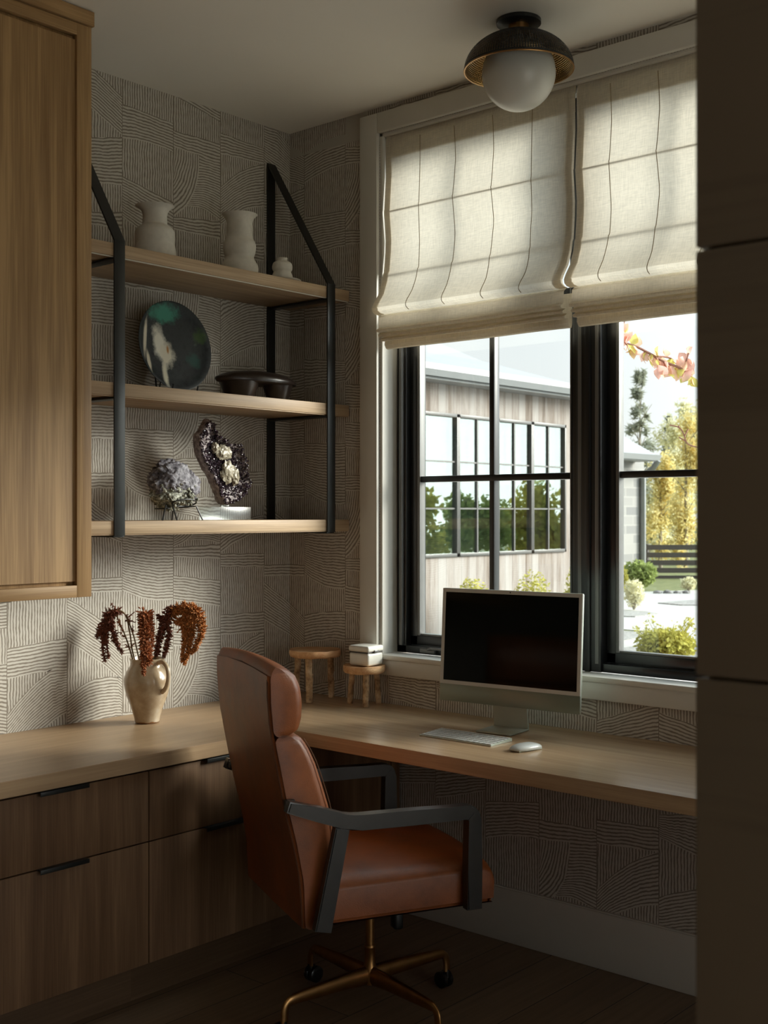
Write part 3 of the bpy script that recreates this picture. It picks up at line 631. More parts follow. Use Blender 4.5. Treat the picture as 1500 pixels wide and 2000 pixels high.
# ------------------------------------------------------------------ dark twin bowl
M_dark = plain('dark_carved_wood', (.020, .013, .010), .28, 0, .3, 30, .2)
db = empty('carved_bowl', (-.352, -.185, 1.8865), math.radians(-6), 'low dark carved wooden tray on two tapered feet, right on the middle shelf', 'bowl')
bm = B(); nseg = 48; levels = [(.86, .062), (.97, .066), (1.0, .073), (.985, .080), (.85, .092), (.6, .104), (.3, .110), (0, .112)]; rings = []
for sc_, z in levels:
    if sc_ == 0: rings.append([bm.verts.new((0, 0, z))]); continue
    rings.append([bm.verts.new((.172*sc_*math.cos(t)*(1+.06*math.cos(2*t)), .088*sc_*math.sin(t)*(1-.18*math.cos(t)**8), z)) for t in [2*PI*k/nseg for k in range(nseg)]])
for i in range(len(rings)-1):
    for k in range(nseg):
        if len(rings[i+1]) == 1: bm.faces.new((rings[i][k], rings[i][(k+1) % nseg], rings[i+1][0]))
        else: bm.faces.new((rings[i][k], rings[i][(k+1) % nseg], rings[i+1][(k+1) % nseg], rings[i+1][k]))
bm.faces.new(rings[0][::-1]); ob('tray_top', bm, M_dark, db)
for fx, rr in ((-.078, .070), (.098, .054)):
    bm = lathe(B(), [(0, 0), (rr*.62, 0), (rr*.74, .012), (rr*.95, .045), (rr*1.06, .0655), (0, .0655)], 36, (fx, 0, 0)); ob('bowl_foot', bm, M_dark, db)

# ------------------------------------------------------------------ minerals
def speckle(name, stops, scale=60, rough=.6, bmp=.6, spec=.5, vor=None):
    m, nt, p, o = newmat(name)
    n1 = N(nt, 'ShaderNodeTexNoise', i_Scale=scale, i_Detail=6.0, i_Roughness=.7); nt.links.new(coords(nt), n1.inputs['Vector'])
    v = N(nt, 'ShaderNodeTexVoronoi', i_Scale=scale*1.6); nt.links.new(coords(nt), v.inputs['Vector'])
    r = ramp(nt, n1.outputs[0], stops); nt.links.new(r.outputs[0], p.inputs['Base Color'])
    p.inputs['Roughness'].default_value = rough; p.inputs['Specular IOR Level'].default_value = spec
    bump(nt, p, v.outputs[0], bmp, .004); return m
M_lav = speckle('lavender_crust', [(.36, (.035, .032, .036)), (.50, (.15, .14, .165)), (.66, (.34, .33, .355))], 45)
M_lichen = speckle('greygreen_crust', [(.38, (.035, .035, .022)), (.50, (.22, .22, .17)), (.64, (.55, .55, .47))], 75)
M_ameth = speckle('amethyst_crystal', [(.40, (.010, .006, .010)), (.60, (.050, .028, .044)), (.78, (.20, .16, .19))], 90, .12, .5, .8)
M_rind = speckle('geode_rind', [(.35, (.10, .075, .075)), (.55, (.33, .28, .28)), (.7, (.58, .54, .54))], 60)
M_calc = speckle('calcite', [(.35, (.20, .17, .11)), (.6, (.38, .34, .26))], 50, .35, .4)
def crystal(bm, c, d, r, h, rng):
    d = d.normalized(); a = d.orthogonal().normalized(); b = d.cross(a); rot = rng.random()*6; n = 6
    lo = [bm.verts.new(c+(a*math.cos(rot+k*PI/3)+b*math.sin(rot+k*PI/3))*r) for k in range(n)]
    hi = [bm.verts.new(c+d*h*.55+(a*math.cos(rot+k*PI/3)+b*math.sin(rot+k*PI/3))*r*.95) for k in range(n)]
    tip = bm.verts.new(c+d*h)
    for k in range(n):
        bm.faces.new((lo[k], lo[(k+1) % n], hi[(k+1) % n], hi[k])); bm.faces.new((hi[k], hi[(k+1) % n], tip))
def lump(bm, c, rad, sub=4, amp=.25, freq=12, seed=0, nod=0.):
    r = bmesh.ops.create_icosphere(bm, subdivisions=sub, radius=1)
    for v in r['verts']:
        d = v.co.normalized(); k = 1+amp*noise.fractal(d*2.2+Vector((seed, 0, 0)), 1, 2, 4)
        if nod: k += nod*abs(noise.noise(d*freq+Vector((seed, 3, 1))))+nod*.6*abs(noise.noise(d*freq*2.3))
        v.co = Vector((d.x*rad[0]*k, d.y*rad[1]*k, d.z*rad[2]*k))+Vector(c)
# pale geode on a wire stand, about (-.727,-.17)
gx, gy = -.727, -.17
ge = empty('pale_mineral_rock', (gx, gy, 1.487), 0, 'rough lavender grey mineral rock cradled in a wire stand on the bottom shelf', 'rock')
bm = B(); lump(bm, (-.012, 0, .098), (.078, .046, .062), 5, .22, 9, 2.0, .24); lump(bm, (.052, -.002, .078), (.046, .036, .048), 4, .25, 9, 5.0, .3); ob('crystal_crust', bm, M_lav, ge, smooth=80)
rng = random.Random(5); bm = B()
for i in range(150):
    t = rng.uniform(-1, 1); x = t*.082+.004; z = .052+rng.uniform(-.036, .040)-.012*abs(t); y = -.036*math.sqrt(max(0.05, 1-t*t))-rng.uniform(-.006, .012)
    if z < .03 and abs(t) > .6: z += .03
    q = bmesh.ops.create_icosphere(bm, subdivisions=1, radius=rng.uniform(.004, .009)); [setattr(v, 'co', v.co*rng.uniform(.8, 1.2)+Vector((x, y, z))) for v in q['verts']]
lump(bm, (-.012, 0, .052), (.070, .040, .048), 4, .3, 10, 8.0, .35)
ob('rough_matrix', bm, M_lichen, ge, smooth=80)
ws_ = empty('wire_rock_stand', (gx, gy, 1.4475), 0, 'small black three-legged wire stand under the lavender grey rock', 'stand')
ringp = [(.012+.052*math.cos(t), -.040+.016*math.sin(t), .060+.012*math.sin(t)*-1) for t in [2*PI*k/28 for k in range(29)]]
ob('wire_ring', tube(B(), ringp, .0027, 8, caps=False), M_black, ws_)
ob('wire_ring', tube(B(), [(-.052+.016*math.cos(t), -.0+.034*math.sin(t), .040) for t in [2*PI*k/28 for k in range(29)]], .0024, 8, caps=False), M_black, ws_)
for a, b in (((-.060, -.030, .052), (-.078, -.034, .0)), ((-.036, -.036, .050), (-.026, -.048, .0)), ((.056, -.050, .050), (.080, -.058, .0)), ((.02, .03, .045), (.03, .05, .0))): ob('wire_leg', tube(B(), [a, b], .0027, 8), M_black, ws_)
ob('wire_crossbar', tube(B(), [(-.060, -.030, .045), (0, 0, .042), (.056, -.045, .048)], .0024, 8), M_black, ws_)
# amethyst on an acrylic block
m, nt, p, o = newmat('acrylic'); M_acr = m; nt.nodes.remove(p)
tr = N(nt, 'ShaderNodeBsdfTransparent'); tr.inputs[0].default_value = (.93, .96, .95, 1); gl = N(nt, 'ShaderNodeBsdfGlossy'); gl.inputs['Roughness'].default_value = .25
lw = N(nt, 'ShaderNodeLayerWeight'); lw.inputs[0].default_value = .5; mr = N(nt, 'ShaderNodeMapRange'); nt.links.new(lw.outputs['Facing'], mr.inputs[0]); mr.inputs[3].default_value = .03; mr.inputs[4].default_value = .30
ms = N(nt, 'ShaderNodeMixShader'); nt.links.new(mr.outputs[0], ms.inputs[0]); nt.links.new(tr.outputs[0], ms.inputs[1]); nt.links.new(gl.outputs[0], ms.inputs[2]); nt.links.new(ms.outputs[0], o.inputs[0])
ac = empty('acrylic_block', (-.492, -.17, 1.4475), math.radians(-2), 'clear acrylic block carrying the dark purple geode slab', 'block')
ob('block_body', box(B(), (-.096, -.030, 0), (.096, .030, .047), .0015), M_acr, ac)
ob('support_peg', box(B(), (-.012, -.008, .047), (.012, .012, .054), .001), M_acr, ac)
am = empty('amethyst_geode', (-.492, -.165, 1.495), 0, 'upright dark purple geode slab with cream crystals, on the clear acrylic block', 'rock')
Da = 4.352; gxl = .6588; hf = Da*s/gxl/1.19   # metres of world x per pixel, facing half towards the window
out = [(398, 820), (409, 832), (417, 851), (428, 857), (440, 868), (452, 866), (465, 867), (470, 880), (477, 895), (481, 912), (482, 926), (488, 940), (487, 950), (481, 955), (480, 966), (470, 972), (462, 978), (452, 982), (440, 985), (431, 985), (424, 968), (419, 955), (411, 938), (399, 920), (391, 905), (384, 892), (379, 872), (378, 852), (386, 841), (392, 830)]
cxp = 440
def am_pt(px, py, y): return Vector(((px-cxp)*Da*s*1.22, y, 1.476-(py-1000)*Da*s-1.495))
rng = random.Random(11)
pts = []
for i, (px, py) in enumerate(out):
    nx = out[(i+1) % len(out)]
    for k in range(3):
        t = k/3; pts.append((px+(nx[0]-px)*t+rng.uniform(-1.0, 1.0), py+(nx[1]-py)*t+rng.uniform(-1.0, 1.0)))
gcx = sum(q[0] for q in pts)/len(pts); gcy = sum(q[1] for q in pts)/len(pts)
bm = B(); rings = []
for k_, y_ in ((.55, .040), (.85, .030), (.97, .012), (1.0, -.008), (.98, -.022), (.93, -.027), (.86, -.022), (.70, -.010), (.35, 0.0)):
    rings.append([bm.verts.new(am_pt(gcx+(a-gcx)*k_, gcy+(b-gcy)*k_, y_+.003*noise.noise(Vector((a*.2, b*.2, k_*5))))) for a, b in pts])
for A_, B_ in zip(rings, rings[1:]):
    for k in range(len(pts)): bm.faces.new((A_[k], A_[(k+1) % len(pts)], B_[(k+1) % len(pts)], B_[k]))
bm.faces.new(rings[0]); bm.faces.new(rings[-1]); bmesh.ops.recalc_face_normals(bm, faces=bm.faces); ob('rock_rind', bm, M_rind, am, smooth=50)
bm = B()
for i in range(1500):
    j = rng.randrange(len(pts)); k_ = math.sqrt(rng.random())*.975; nx = pts[(j+1) % len(pts)]; a = pts[j][0]+(nx[0]-pts[j][0])*rng.random(); b = pts[j][1]+(nx[1]-pts[j][1])*rng.random()
    q = am_pt(gcx+(a-gcx)*k_, gcy+(b-gcy)*k_, -.004-.016*(k_ > .7)*(k_-.7)/.2)
    crystal(bm, q, Vector((rng.uniform(-.6, .6), -1, rng.uniform(-.6, .6))), rng.uniform(.0028, .0055), rng.uniform(.006, .013), rng)
ob('purple_crystals', bm, M_ameth, am, smooth=0)
for (px, py, a, b, sd) in ((414, 876, 7, 9, 1), (432, 884, 15, 13, 2), (441, 922, 13, 19, 3), (456, 930, 8, 16, 4)):
    bm = B(); c_ = am_pt(px, py, -.016); lump(bm, c_, (a*Da*s*1.1, .012, b*Da*s), 4, .35, 6, sd*3.1, .25); ob('cream_crystal', bm, M_calc, am, smooth=50)
for v in (): pass

# ------------------------------------------------------------------ clay jug with dried amaranth
m, nt, p, o = newmat('jug_glaze'); M_jug = m
n1 = N(nt, 'ShaderNodeTexNoise', i_Scale=9.0, i_Detail=6.0, i_Roughness=.65); nt.links.new(coords(nt), n1.inputs['Vector'])
r = ramp(nt, n1.outputs[0], [(.36, (.40, .29, .18)), (.52, (.52, .41, .28)), (.68, (.60, .52, .40))])
sp = N(nt, 'ShaderNodeSeparateXYZ'); nt.links.new(coords(nt), sp.inputs[0])
n2 = N(nt, 'ShaderNodeTexNoise', i_Scale=30.0, i_Detail=3.0); nt.links.new(coords(nt), n2.inputs['Vector'])
ad = N(nt, 'ShaderNodeMath', operation='MULTIPLY_ADD'); nt.links.new(n2.outputs[0], ad.inputs[0]); ad.inputs[1].default_value = .02; nt.links.new(sp.outputs['Z'], ad.inputs[2])
lt = N(nt, 'ShaderNodeMath', operation='LESS_THAN'); nt.links.new(ad.outputs[0], lt.inputs[0]); lt.inputs[1].default_value = .0145
mi = N(nt, 'ShaderNodeMix', data_type='RGBA'); nt.links.new(lt.outputs[0], mi.inputs[0]); nt.links.new(r.outputs[0], mi.inputs[6]); mi.inputs[7].default_value = (.30, .14, .06, 1)
nt.links.new(mi.outputs[2], p.inputs['Base Color']); p.inputs['Roughness'].default_value = .22; p.inputs['Coat Weight'].default_value = .35; bump(nt, p, n1.outputs[0], .15, .003)
JX, JY = -.850, -.178
jug = vessel('clay_jug', (JX, JY, .7608), [(.036, 0), (.041, .004), (.044, .020), (.055, .055), (.070, .095), (.0775, .130), (.0765, .155), (.067, .178), (.0585, .192), (.0565, .205), (.0585, .214), (.0605, .219)],
             'cream glazed clay jug with one handle on the worktop against the papered wall', 'jug', mat=M_jug)
hd = Vector((.6588, -.7524, 0)); hd = (hd*.80+Vector((-.7523, -.6587, 0))*.60).normalized()
hp = [hd*.052+Vector((0, 0, .206)), hd*.080+Vector((0, 0, .209)), hd*.100+Vector((0, 0, .190)), hd*.104+Vector((0, 0, .155)), hd*.092+Vector((0, 0, .125)), hd*.073+Vector((0, 0, .108))]
ob('jug_handle', tube(B(), smoothpath(hp, 5), .0075, 12), M_jug, jug)
M_stem = plain('amaranth_stem', (.20, .13, .055), .6, 0, .3, 40)
M_rust = plain('amaranth_rust', (.30, .090, .024), .7, 0, .55, 120); M_dkred = plain('amaranth_dark', (.165, .045, .020), .7, 0, .5, 120); M_orange = plain('amaranth_orange', (.42, .155, .035), .7, 0, .5, 120)
DJ = 4.075
def fl(px, py, dd=0.): return at(px, py, DJ+dd)
def tassel(bm, pts, r0, r1, n, rng, ln=.0105):
    if n > 50: r0 *= 1.22; r1 *= 1.25; n = int(n*1.5)
    P = smoothpath(pts, 8)
    tube(bm, P, [max(.0015, (r0+(r1-r0)*i/(len(P)-1))*.55) for i in range(len(P))], 7)
    for i in range(n):
        t = rng.random(); q = P[int(t*(len(P)-1))]; R_ = r0+(r1-r0)*t
        d = Vector((rng.gauss(0, 1), rng.gauss(0, 1), rng.gauss(-.3, .8))).normalized(); c_ = q+d*R_*rng.uniform(.45, 1.0)
        l = ln*rng.uniform(.6, 1.5)*(.45+.55*min(1, R_/.012)); w = l*.26; a = d.orthogonal().normalized(); b = d.cross(a)
        vs = [bm.verts.new(c_-d*l*.3), bm.verts.new(c_+d*l)]+[bm.verts.new(c_+d*l*.25+u*w) for u in (a, b, -a, -b)]
        for k in range(4):
            bm.faces.new((vs[0], vs[2+(k+1) % 4], vs[2+k])); bm.faces.new((vs[1], vs[2+k], vs[2+(k+1) % 4]))
mouth = Vector((JX, JY, .955))
def amaranth(label, stem, tassels, mat, seed, twigs=()):
    rng = random.Random(seed); r = empty('amaranth_stem', mouth, 0, label, 'dried flower', 'dried amaranth stems in the clay jug')
    ob('stalk', tube(B(), smoothpath(stem, 6), .0026, 7), M_stem, r, True)
    for pts, r0, r1, n in tassels:
        bm = B(); tassel(bm, pts, r0, r1, n, rng); ob('flower_tassel', bm, mat, r, True, smooth=0)
    for q in twigs:
        bm = B(); tassel(bm, q, .004, .002, 14, rng, .009); ob('side_sprig', bm, mat, r, True, smooth=0)
base = lambda dx, dy: Vector((JX+dx, JY+dy, .80))
amaranth('leftmost dried amaranth stem, arching over with dark drooping tassels', [base(.02, 0), fl(262, 1285), fl(254, 1238), fl(246, 1203), fl(232, 1192), fl(218, 1198)],
         [([fl(230, 1193), fl(212, 1200), fl(199, 1225), fl(192, 1243)], .012, .008, 170), ([fl(214, 1200), fl(206, 1220), fl(200, 1255), fl(205, 1293)], .013, .003, 240), ([fl(208, 1215), fl(208, 1250), fl(212, 1287)], .009, .003, 120),
          ([fl(214, 1212), fl(222, 1240), fl(228, 1256), fl(240, 1276)], .010, .003, 150), ([fl(222, 1196), fl(218, 1210), fl(219, 1226)], .009, .005, 90)], M_dkred, 1, ([fl(222, 1185), fl(217, 1178)], [fl(209, 1193), fl(206, 1187)], [fl(206, 1222), fl(188, 1243)], [fl(219, 1232), fl(225, 1240)]))
amaranth('bare thin dried amaranth stem with small buds, second from the left in the jug', [base(.0, .01), fl(258, 1284), fl(244, 1240), fl(233, 1215), fl(228, 1200)],
         [([fl(240, 1232), fl(236, 1222), fl(232, 1212)], .005, .004, 30)], M_rust, 2, ([fl(252, 1265), fl(244, 1258)], [fl(246, 1243), fl(238, 1241)], [fl(238, 1236), fl(230, 1235)], [fl(233, 1217), fl(229, 1205)], [fl(256, 1262), fl(263, 1256)]))
amaranth('dried amaranth stem with sparse dark twigs, third from the left in the jug', [base(.01, -.01), fl(271, 1284), fl(262, 1245), fl(252, 1215), fl(246, 1200)],
         [([fl(253, 1215), fl(250, 1208), fl(247, 1200)], .004, .003, 16)], M_dkred, 3, ([fl(252, 1204), fl(263, 1195)], [fl(256, 1212), fl(264, 1216)], [fl(251, 1210), fl(244, 1212)], [fl(260, 1236), fl(259, 1222)]))
amaranth('middle dried amaranth head, dense rust tassel hanging over the jug rim', [base(0, .0), fl(284, 1284, -.03), fl(283, 1240), fl(284, 1200)],
         [([fl(284, 1196, -.02), fl(284, 1230, -.04), fl(286, 1270, -.065), fl(288, 1294, -.078)], .019, .008, 640), ([fl(280, 1210, -.03), fl(279, 1250, -.06), fl(280, 1290, -.085), fl(281, 1318, -.085)], .013, .003, 320), ([fl(291, 1200, -.02), fl(296, 1235, -.03), fl(298, 1262, -.05)], .010, .003, 140)], M_rust, 4, ([fl(276, 1200), fl(273, 1193)], [fl(296, 1202), fl(300, 1192)]))
amaranth('upright dark green and brown dried amaranth head right of the middle one', [base(.0, .0), fl(302, 1284), fl(310, 1245), fl(322, 1205)],
         [([fl(306, 1278), fl(312, 1245), fl(322, 1215), fl(334, 1186)], .006, .014, 330), ([fl(322, 1206), fl(330, 1235), fl(325, 1262), fl(320, 1284)], .012, .003, 210), ([fl(318, 1212), fl(313, 1206), fl(309, 1200)], .009, .004, 60)], M_dkred, 5, ([fl(334, 1190), fl(341, 1183)], [fl(326, 1224), fl(340, 1226)], [fl(332, 1190), fl(333, 1184)]))
amaranth('rightmost dried amaranth stem, large orange brown head arching down with two long tips', [base(.02, -.01), fl(305, 1284), fl(318, 1240), fl(334, 1208), fl(350, 1190), fl(370, 1187)],
         [([fl(338, 1196), fl(352, 1187), fl(370, 1185), fl(384, 1194)], .012, .015, 330), ([fl(382, 1192), fl(392, 1210), fl(394, 1232), fl(386, 1256), fl(374, 1275)], .014, .004, 380), ([fl(374, 1192), fl(376, 1215), fl(372, 1245), fl(366, 1275), fl(360, 1297)], .015, .003, 420),
          ([fl(346, 1210), fl(360, 1222), fl(362, 1245), fl(357, 1270), fl(356, 1292)], .012, .003, 300), ([fl(360, 1190), fl(366, 1210), fl(370, 1230)], .013, .006, 200)], M_orange, 6, ([fl(352, 1228), fl(346, 1236)], [fl(345, 1205), fl(338, 1204)]))

# ------------------------------------------------------------------ rustic mini stools and box
M_bark = speckle('peeled_branch', [(.35, (.16, .08, .035)), (.5, (.46, .30, .16)), (.66, (.66, .50, .32))], 22, .7, .5)
M_slab = wood('log_slab', (.50, .24, .10), (.80, .54, .30), 0, .55, 1.2)
def stool(loc, rz, out2, zt, th, feet, label, slant=(0, 0)):
    r = empty('mini_stool', (loc[0], loc[1], .7608), rz, label, 'stool', 'rustic miniature branch stools on the worktop')
    bm = B(); n = len(out2)*4; P = []
    for i in range(len(out2)):
        p0, p1, p2, p3 = (Vector((*out2[(i+k) % len(out2)], 0)) for k in (-1, 0, 1, 2))
        for k in range(4):
            t = k/4; P.append(.5*((2*p1)+(p2-p0)*t+(2*p0-5*p1+4*p2-p3)*t*t+(3*p1-p0-3*p2+p3)*t**3))
    rings = []
    for k_, z in ((.0, zt-th), (.93, zt-th), (.985, zt-th+.006), (1.0, zt-.008), (.985, zt), (.90, zt-.001), (0, zt-.004)):
        if k_ == 0: rings.append([bm.verts.new((0, 0, z))]); continue
        rings.append([bm.verts.new((q.x*k_, q.y*k_, z+q.x*slant[0]+q.y*slant[1]+.002*noise.noise(Vector((q.x*40, q.y*40, k_*3))))) for q in P])
    for A_, B_ in zip(rings, rings[1:]):
        for k in range(n):
            k2 = (k+1) % n
            if len(A_) == 1: bm.faces.new((A_[0], B_[k2], B_[k]))
            elif len(B_) == 1: bm.faces.new((A_[k], A_[k2], B_[0]))
            else: bm.faces.new((A_[k], A_[k2], B_[k2], B_[k]))
    ob('stool_seat', bm, M_slab, r, smooth=50)
    for i, ((tx, ty), (fx, fy), rr) in enumerate(feet):
        bm = B(); pts, rad = [], []
        for k in range(13):
            t = k/12; pts.append(Vector((tx+(fx-tx)*t, ty+(fy-ty)*t, (zt-th+.002)*(1-t)))+Vector((.003*noise.noise(Vector((i*7, t*5, 1))), .003*noise.noise(Vector((i*7, t*5, 9))), 0))*math.sin(PI*t))
            rad.append(rr*(1+.16*noise.noise(Vector((i*3.3, t*7, 4)))))
        tube(bm, pts, rad, 12)
        q = pts[5]; tube(bm, [q, q+Vector((.55, -.4, .35))*rr*1.7], [rr*.5, rr*.25], 7)
        ob('leg', bm, M_bark, r, smooth=60)
    return r
def L2(c, px, py, z=.76):
    d = FW+RT*((px-750)*s)+Vector((0, 0, (1000-py)*s)); t = (z-1.476)/d.z; q = CAM+d*t; return (q.x-c[0], q.y-c[1])
def fr(l, d): return (l*RT.x+d*FW.x, l*RT.y+d*FW.y)
cA = (-.107, -.246)
stool(cA, 0, [fr(*q) for q in ((-.097, -.02), (-.085, .06), (-.03, .085), (.04, .082), (.088, .05), (.100, -.035), (.070, -.072), (.035, -.100), (-.01, -.112), (-.065, -.085))], .190, .026,
      [(fr(-.018, -.086), fr(-.014, -.095), .0135), (fr(.058, .035), fr(.062, .040), .0125), (fr(-.066, .045), fr(-.078, .052), .0125)], 'taller rustic branch stool with uneven slab top in the corner of the worktop')
cB = (-.082, -.478)
stool(cB, 0, [fr(*q) for q in ((-.078, -.01), (-.062, .05), (0, .075), (.058, .055), (.080, 0), (.058, -.058), (.005, -.084), (-.050, -.066))], .147, .027,
      [(fr(.008, -.060), fr(.006, -.066), .0115), (fr(-.044, .020), fr(-.054, .028), .0110), (fr(.046, .022), fr(.054, .022), .0105)], 'shorter rustic branch stool with round slab top, carrying the white lidded box')
M_box = plain('white_stoneware', (.66, .65, .59), .3, 0, .04, 30, coat=.3)
bx = empty('lidded_box', (-.078, -.484, .7608+.1475), math.radians(2), 'small white lidded box with a metal clasp on the shorter stool', 'box')
def rounded(a, b, e): return box(B(), a, b, e, 4)
ob('box_body', rounded((-.044, -.047, 0), (.044, .047, .048), .009), M_box, bx, smooth=60)
ob('box_lid', rounded((-.046, -.049, .051), (.046, .049, .074), .008), M_box, bx, smooth=60)
ob('seam_band', box(B(), (-.042, -.045, .047), (.042, .045, .052)), plain('dark_seam', (.05, .045, .04), .6), bx)
bm = B(); box(bm, (-.012, -.053, .050), (.012, -.0485, .058), .001); ob('clasp', bm, M_rail_grey, bx)

# ------------------------------------------------------------------ computer
M_alu = plain('pale_green_aluminium', (.44, .485, .42), .34, .35, .02); M_bez = plain('white_bezel', (.50, .51, .48), .25, 0, .01)
M_chin = plain('chin_green', (.20, .23, .185), .3, .2, .01)
m, nt, p, o = newmat('screen_glass'); M_scr = m; p.inputs['Base Color'].default_value = (.004, .005, .004, 1); p.inputs['Roughness'].default_value = .06; p.inputs['Specular IOR Level'].default_value = .10
mc = empty('desktop_computer', (-.185, -1.185, .7605), math.radians(5.8), 'thin pale green all-in-one computer with a dark screen on the worktop', 'computer monitor')
# local: faces -x, width along y
tiltM = Matrix.Translation((.030, 0, .075)) @ Matrix.Rotation(math.radians(3.5), 4, 'Y')
def P_(bm): bm.transform(tiltM); return bm
Hh, Ww = .382, .5265/2
ob('casing', P_(box(B(), (-.0055, -Ww, 0), (.0055, Ww, Hh), .005, 3)), M_alu, mc, smooth=50)
ob('chin', P_(box(B(), (-.0075, -Ww+.001, .001), (-.0056, Ww-.001, .058), .001)), M_chin, mc)
bm = B(); zlo, zhi, yy, bb = .058, Hh-.001, Ww-.001, .0125
for a, b in (((-.0075, -yy, zlo), (-.0056, -yy+bb, zhi)), ((-.0075, yy-bb, zlo), (-.0056, yy, zhi)), ((-.0075, -yy+bb, zlo), (-.0056, yy-bb, zlo+bb)), ((-.0075, -yy+bb, zhi-bb), (-.0056, yy-bb, zhi))): box(bm, a, b)
ob('bezel', P_(bm), M_bez, mc)
ob('screen', P_(box(B(), (-.0073, -yy+bb, zlo+bb), (-.0056, yy-bb, zhi-bb))), M_scr, mc)
bm = B(); bm2 = lathe(bm, [(0, 0), (.0022, 0), (.0022, .0004), (0, .0004)], 16); bm.transform(Matrix.Translation((-.0075, 0, zhi-bb/2)) @ Matrix.Rotation(-PI/2, 4, 'Y')); ob('webcam', P_(bm), M_scr, mc)
bm = B(); prism(bm, [(-.0045+.052, .006), (.0045+.052, .006), (.0045+.036, .150), (-.0045+.036, .150)], (-.064, .064), lambda u, v, w: (u, w, v), .001); ob('stand_neck', bm, M_alu, mc)
ob('stand_foot', box(B(), (-.070, -.064, .0002), (.058, .064, .0065), .0025, 3), M_alu, mc)
ck = B(); ck = tube(ck, smoothpath([(.05, .02, .06), (.09, .04, .05), (.13, .05, .005), (.15, .1, .003)], 5), .0022, 7); ob('power_cord', ck, M_bez, mc)
# keyboard
M_key = plain('white_keys', (.60, .61, .59), .45, 0, .01)
kb = empty('keyboard', (-.367, -1.167, .7603), math.radians(1.0), 'slim white and pale green computer keyboard left of the mouse', 'keyboard')
bm = B(); prism(bm, [(-.0575, 0), (.0575, 0), (.0575, .0095), (-.0575, .0040)], (-.140, .140), lambda u, v, w: (u, w, v), .001); ob('keyboard_base', bm, M_alu, kb)
rows = [(14, .7, 5), (14, 1, 0), (14, 1, 0), (13, 1, 0), (12, 1, 0), (10, 1, 1)]
for ri in range(6):
    x = .049-ri*.0188; hx_ = .0078 if ri else .0055; n = rows[ri][0]; ws2 = [1.0]*n
    if ri == 5: ws2 = [1, 1, 1, 1.25, 5.0, 1.25, 1, 1, 1, 1]
    if ri == 2: ws2[0] = 1.5
    if ri == 3: ws2[0] = 1.8; ws2[-1] = 1.8
    if ri == 4: ws2[0] = 2.3; ws2[-1] = 2.3
    if ri == 1: ws2[-1] = 1.5
    tot = sum(ws2); y = .136; u = .272/tot
    for wk in ws2:
        ya2 = y-u*wk+.0012; yb2 = y-.0012; y -= u*wk; zz = .0040+(.0055)*(x+.0575)/.115
        ob('key', box(B(), (x-hx_, ya2, zz), (x+hx_, yb2, zz+.0018), .0005, 1), M_key, kb)
# mouse
ms_ = empty('computer_mouse', (-.392, -1.415, .7602), math.radians(-11), 'low white computer mouse to the right of the keyboard', 'mouse')
bm = B(); q = bmesh.ops.create_uvsphere(bm, u_segments=40, v_segments=20, radius=1)
for v in q['verts']:
    x, y, z = v.co; e = lambda t: math.copysign(abs(t)**.72, t)
    v.co = Vector((e(x)*.057, e(y)*.0285, .006+(max(z, -.08))*.0155*(1-.25*x*x)))
ob('mouse_shell', bm, M_bez, ms_, smooth=60)
ob('mouse_base', box(B(), (-.048, -.022, .0003), (.048, .022, .006), .002), M_alu, ms_)

# ------------------------------------------------------------------ leather desk chair
def leather(name, c, rough=.38):
    m, nt, p, o = newmat(name); co = coords(nt)
    n1 = N(nt, 'ShaderNodeTexNoise', i_Scale=7.0, i_Detail=6.0, i_Roughness=.65); nt.links.new(co, n1.inputs['Vector'])
    v = N(nt, 'ShaderNodeTexVoronoi', i_Scale=420.0); nt.links.new(co, v.inputs['Vector'])
    r = ramp(nt, n1.outputs[0], [(.3, tuple(x*.62 for x in c)), (.5, c), (.72, tuple(min(1, x*1.35) for x in c))])
    nt.links.new(r.outputs[0], p.inputs['Base Color'])
    rr = N(nt, 'ShaderNodeMapRange'); nt.links.new(n1.outputs[0], rr.inputs[0]); rr.inputs[3].default_value = rough-.08; rr.inputs[4].default_value = rough+.12; nt.links.new(rr.outputs[0], p.inputs['Roughness'])
    n3 = N(nt, 'ShaderNodeTexNoise', i_Scale=16.0, i_Detail=3.0); nt.links.new(co, n3.inputs['Vector'])
    a = N(nt, 'ShaderNodeMath', operation='MULTIPLY_ADD'); nt.links.new(n3.outputs[0], a.inputs[0]); a.inputs[1].default_value = 4.0; nt.links.new(v.outputs[0], a.inputs[2])
    bump(nt, p, a.outputs[0], .22, .0012); return m
M_lea = leather('cognac_leather', (.27, .080, .023)); M_seam = plain('seam_thread', (.20, .09, .04), .6)
CX_, CY_ = -.763, -1.118
ch = empty('desk_chair', (CX_, CY_, 0), math.radians(-25.8), 'cognac leather high-back desk chair with black arms and a brass wheeled base', 'chair')
REAR = [(-.293, .368), (-.300, .50), (-.320, .60), (-.345, .70), (-.364, .80), (-.381, .887), (-.390, .97), (-.391, 1.04)]
def interp(tab, z):
    if z <= tab[0][1]: return tab[0][0]
    for (a, za_), (b, zb_) in zip(tab, tab[1:]):
        if z <= zb_: return a+(b-a)*(z-za_)/(zb_-za_)
    return tab[-1][0]
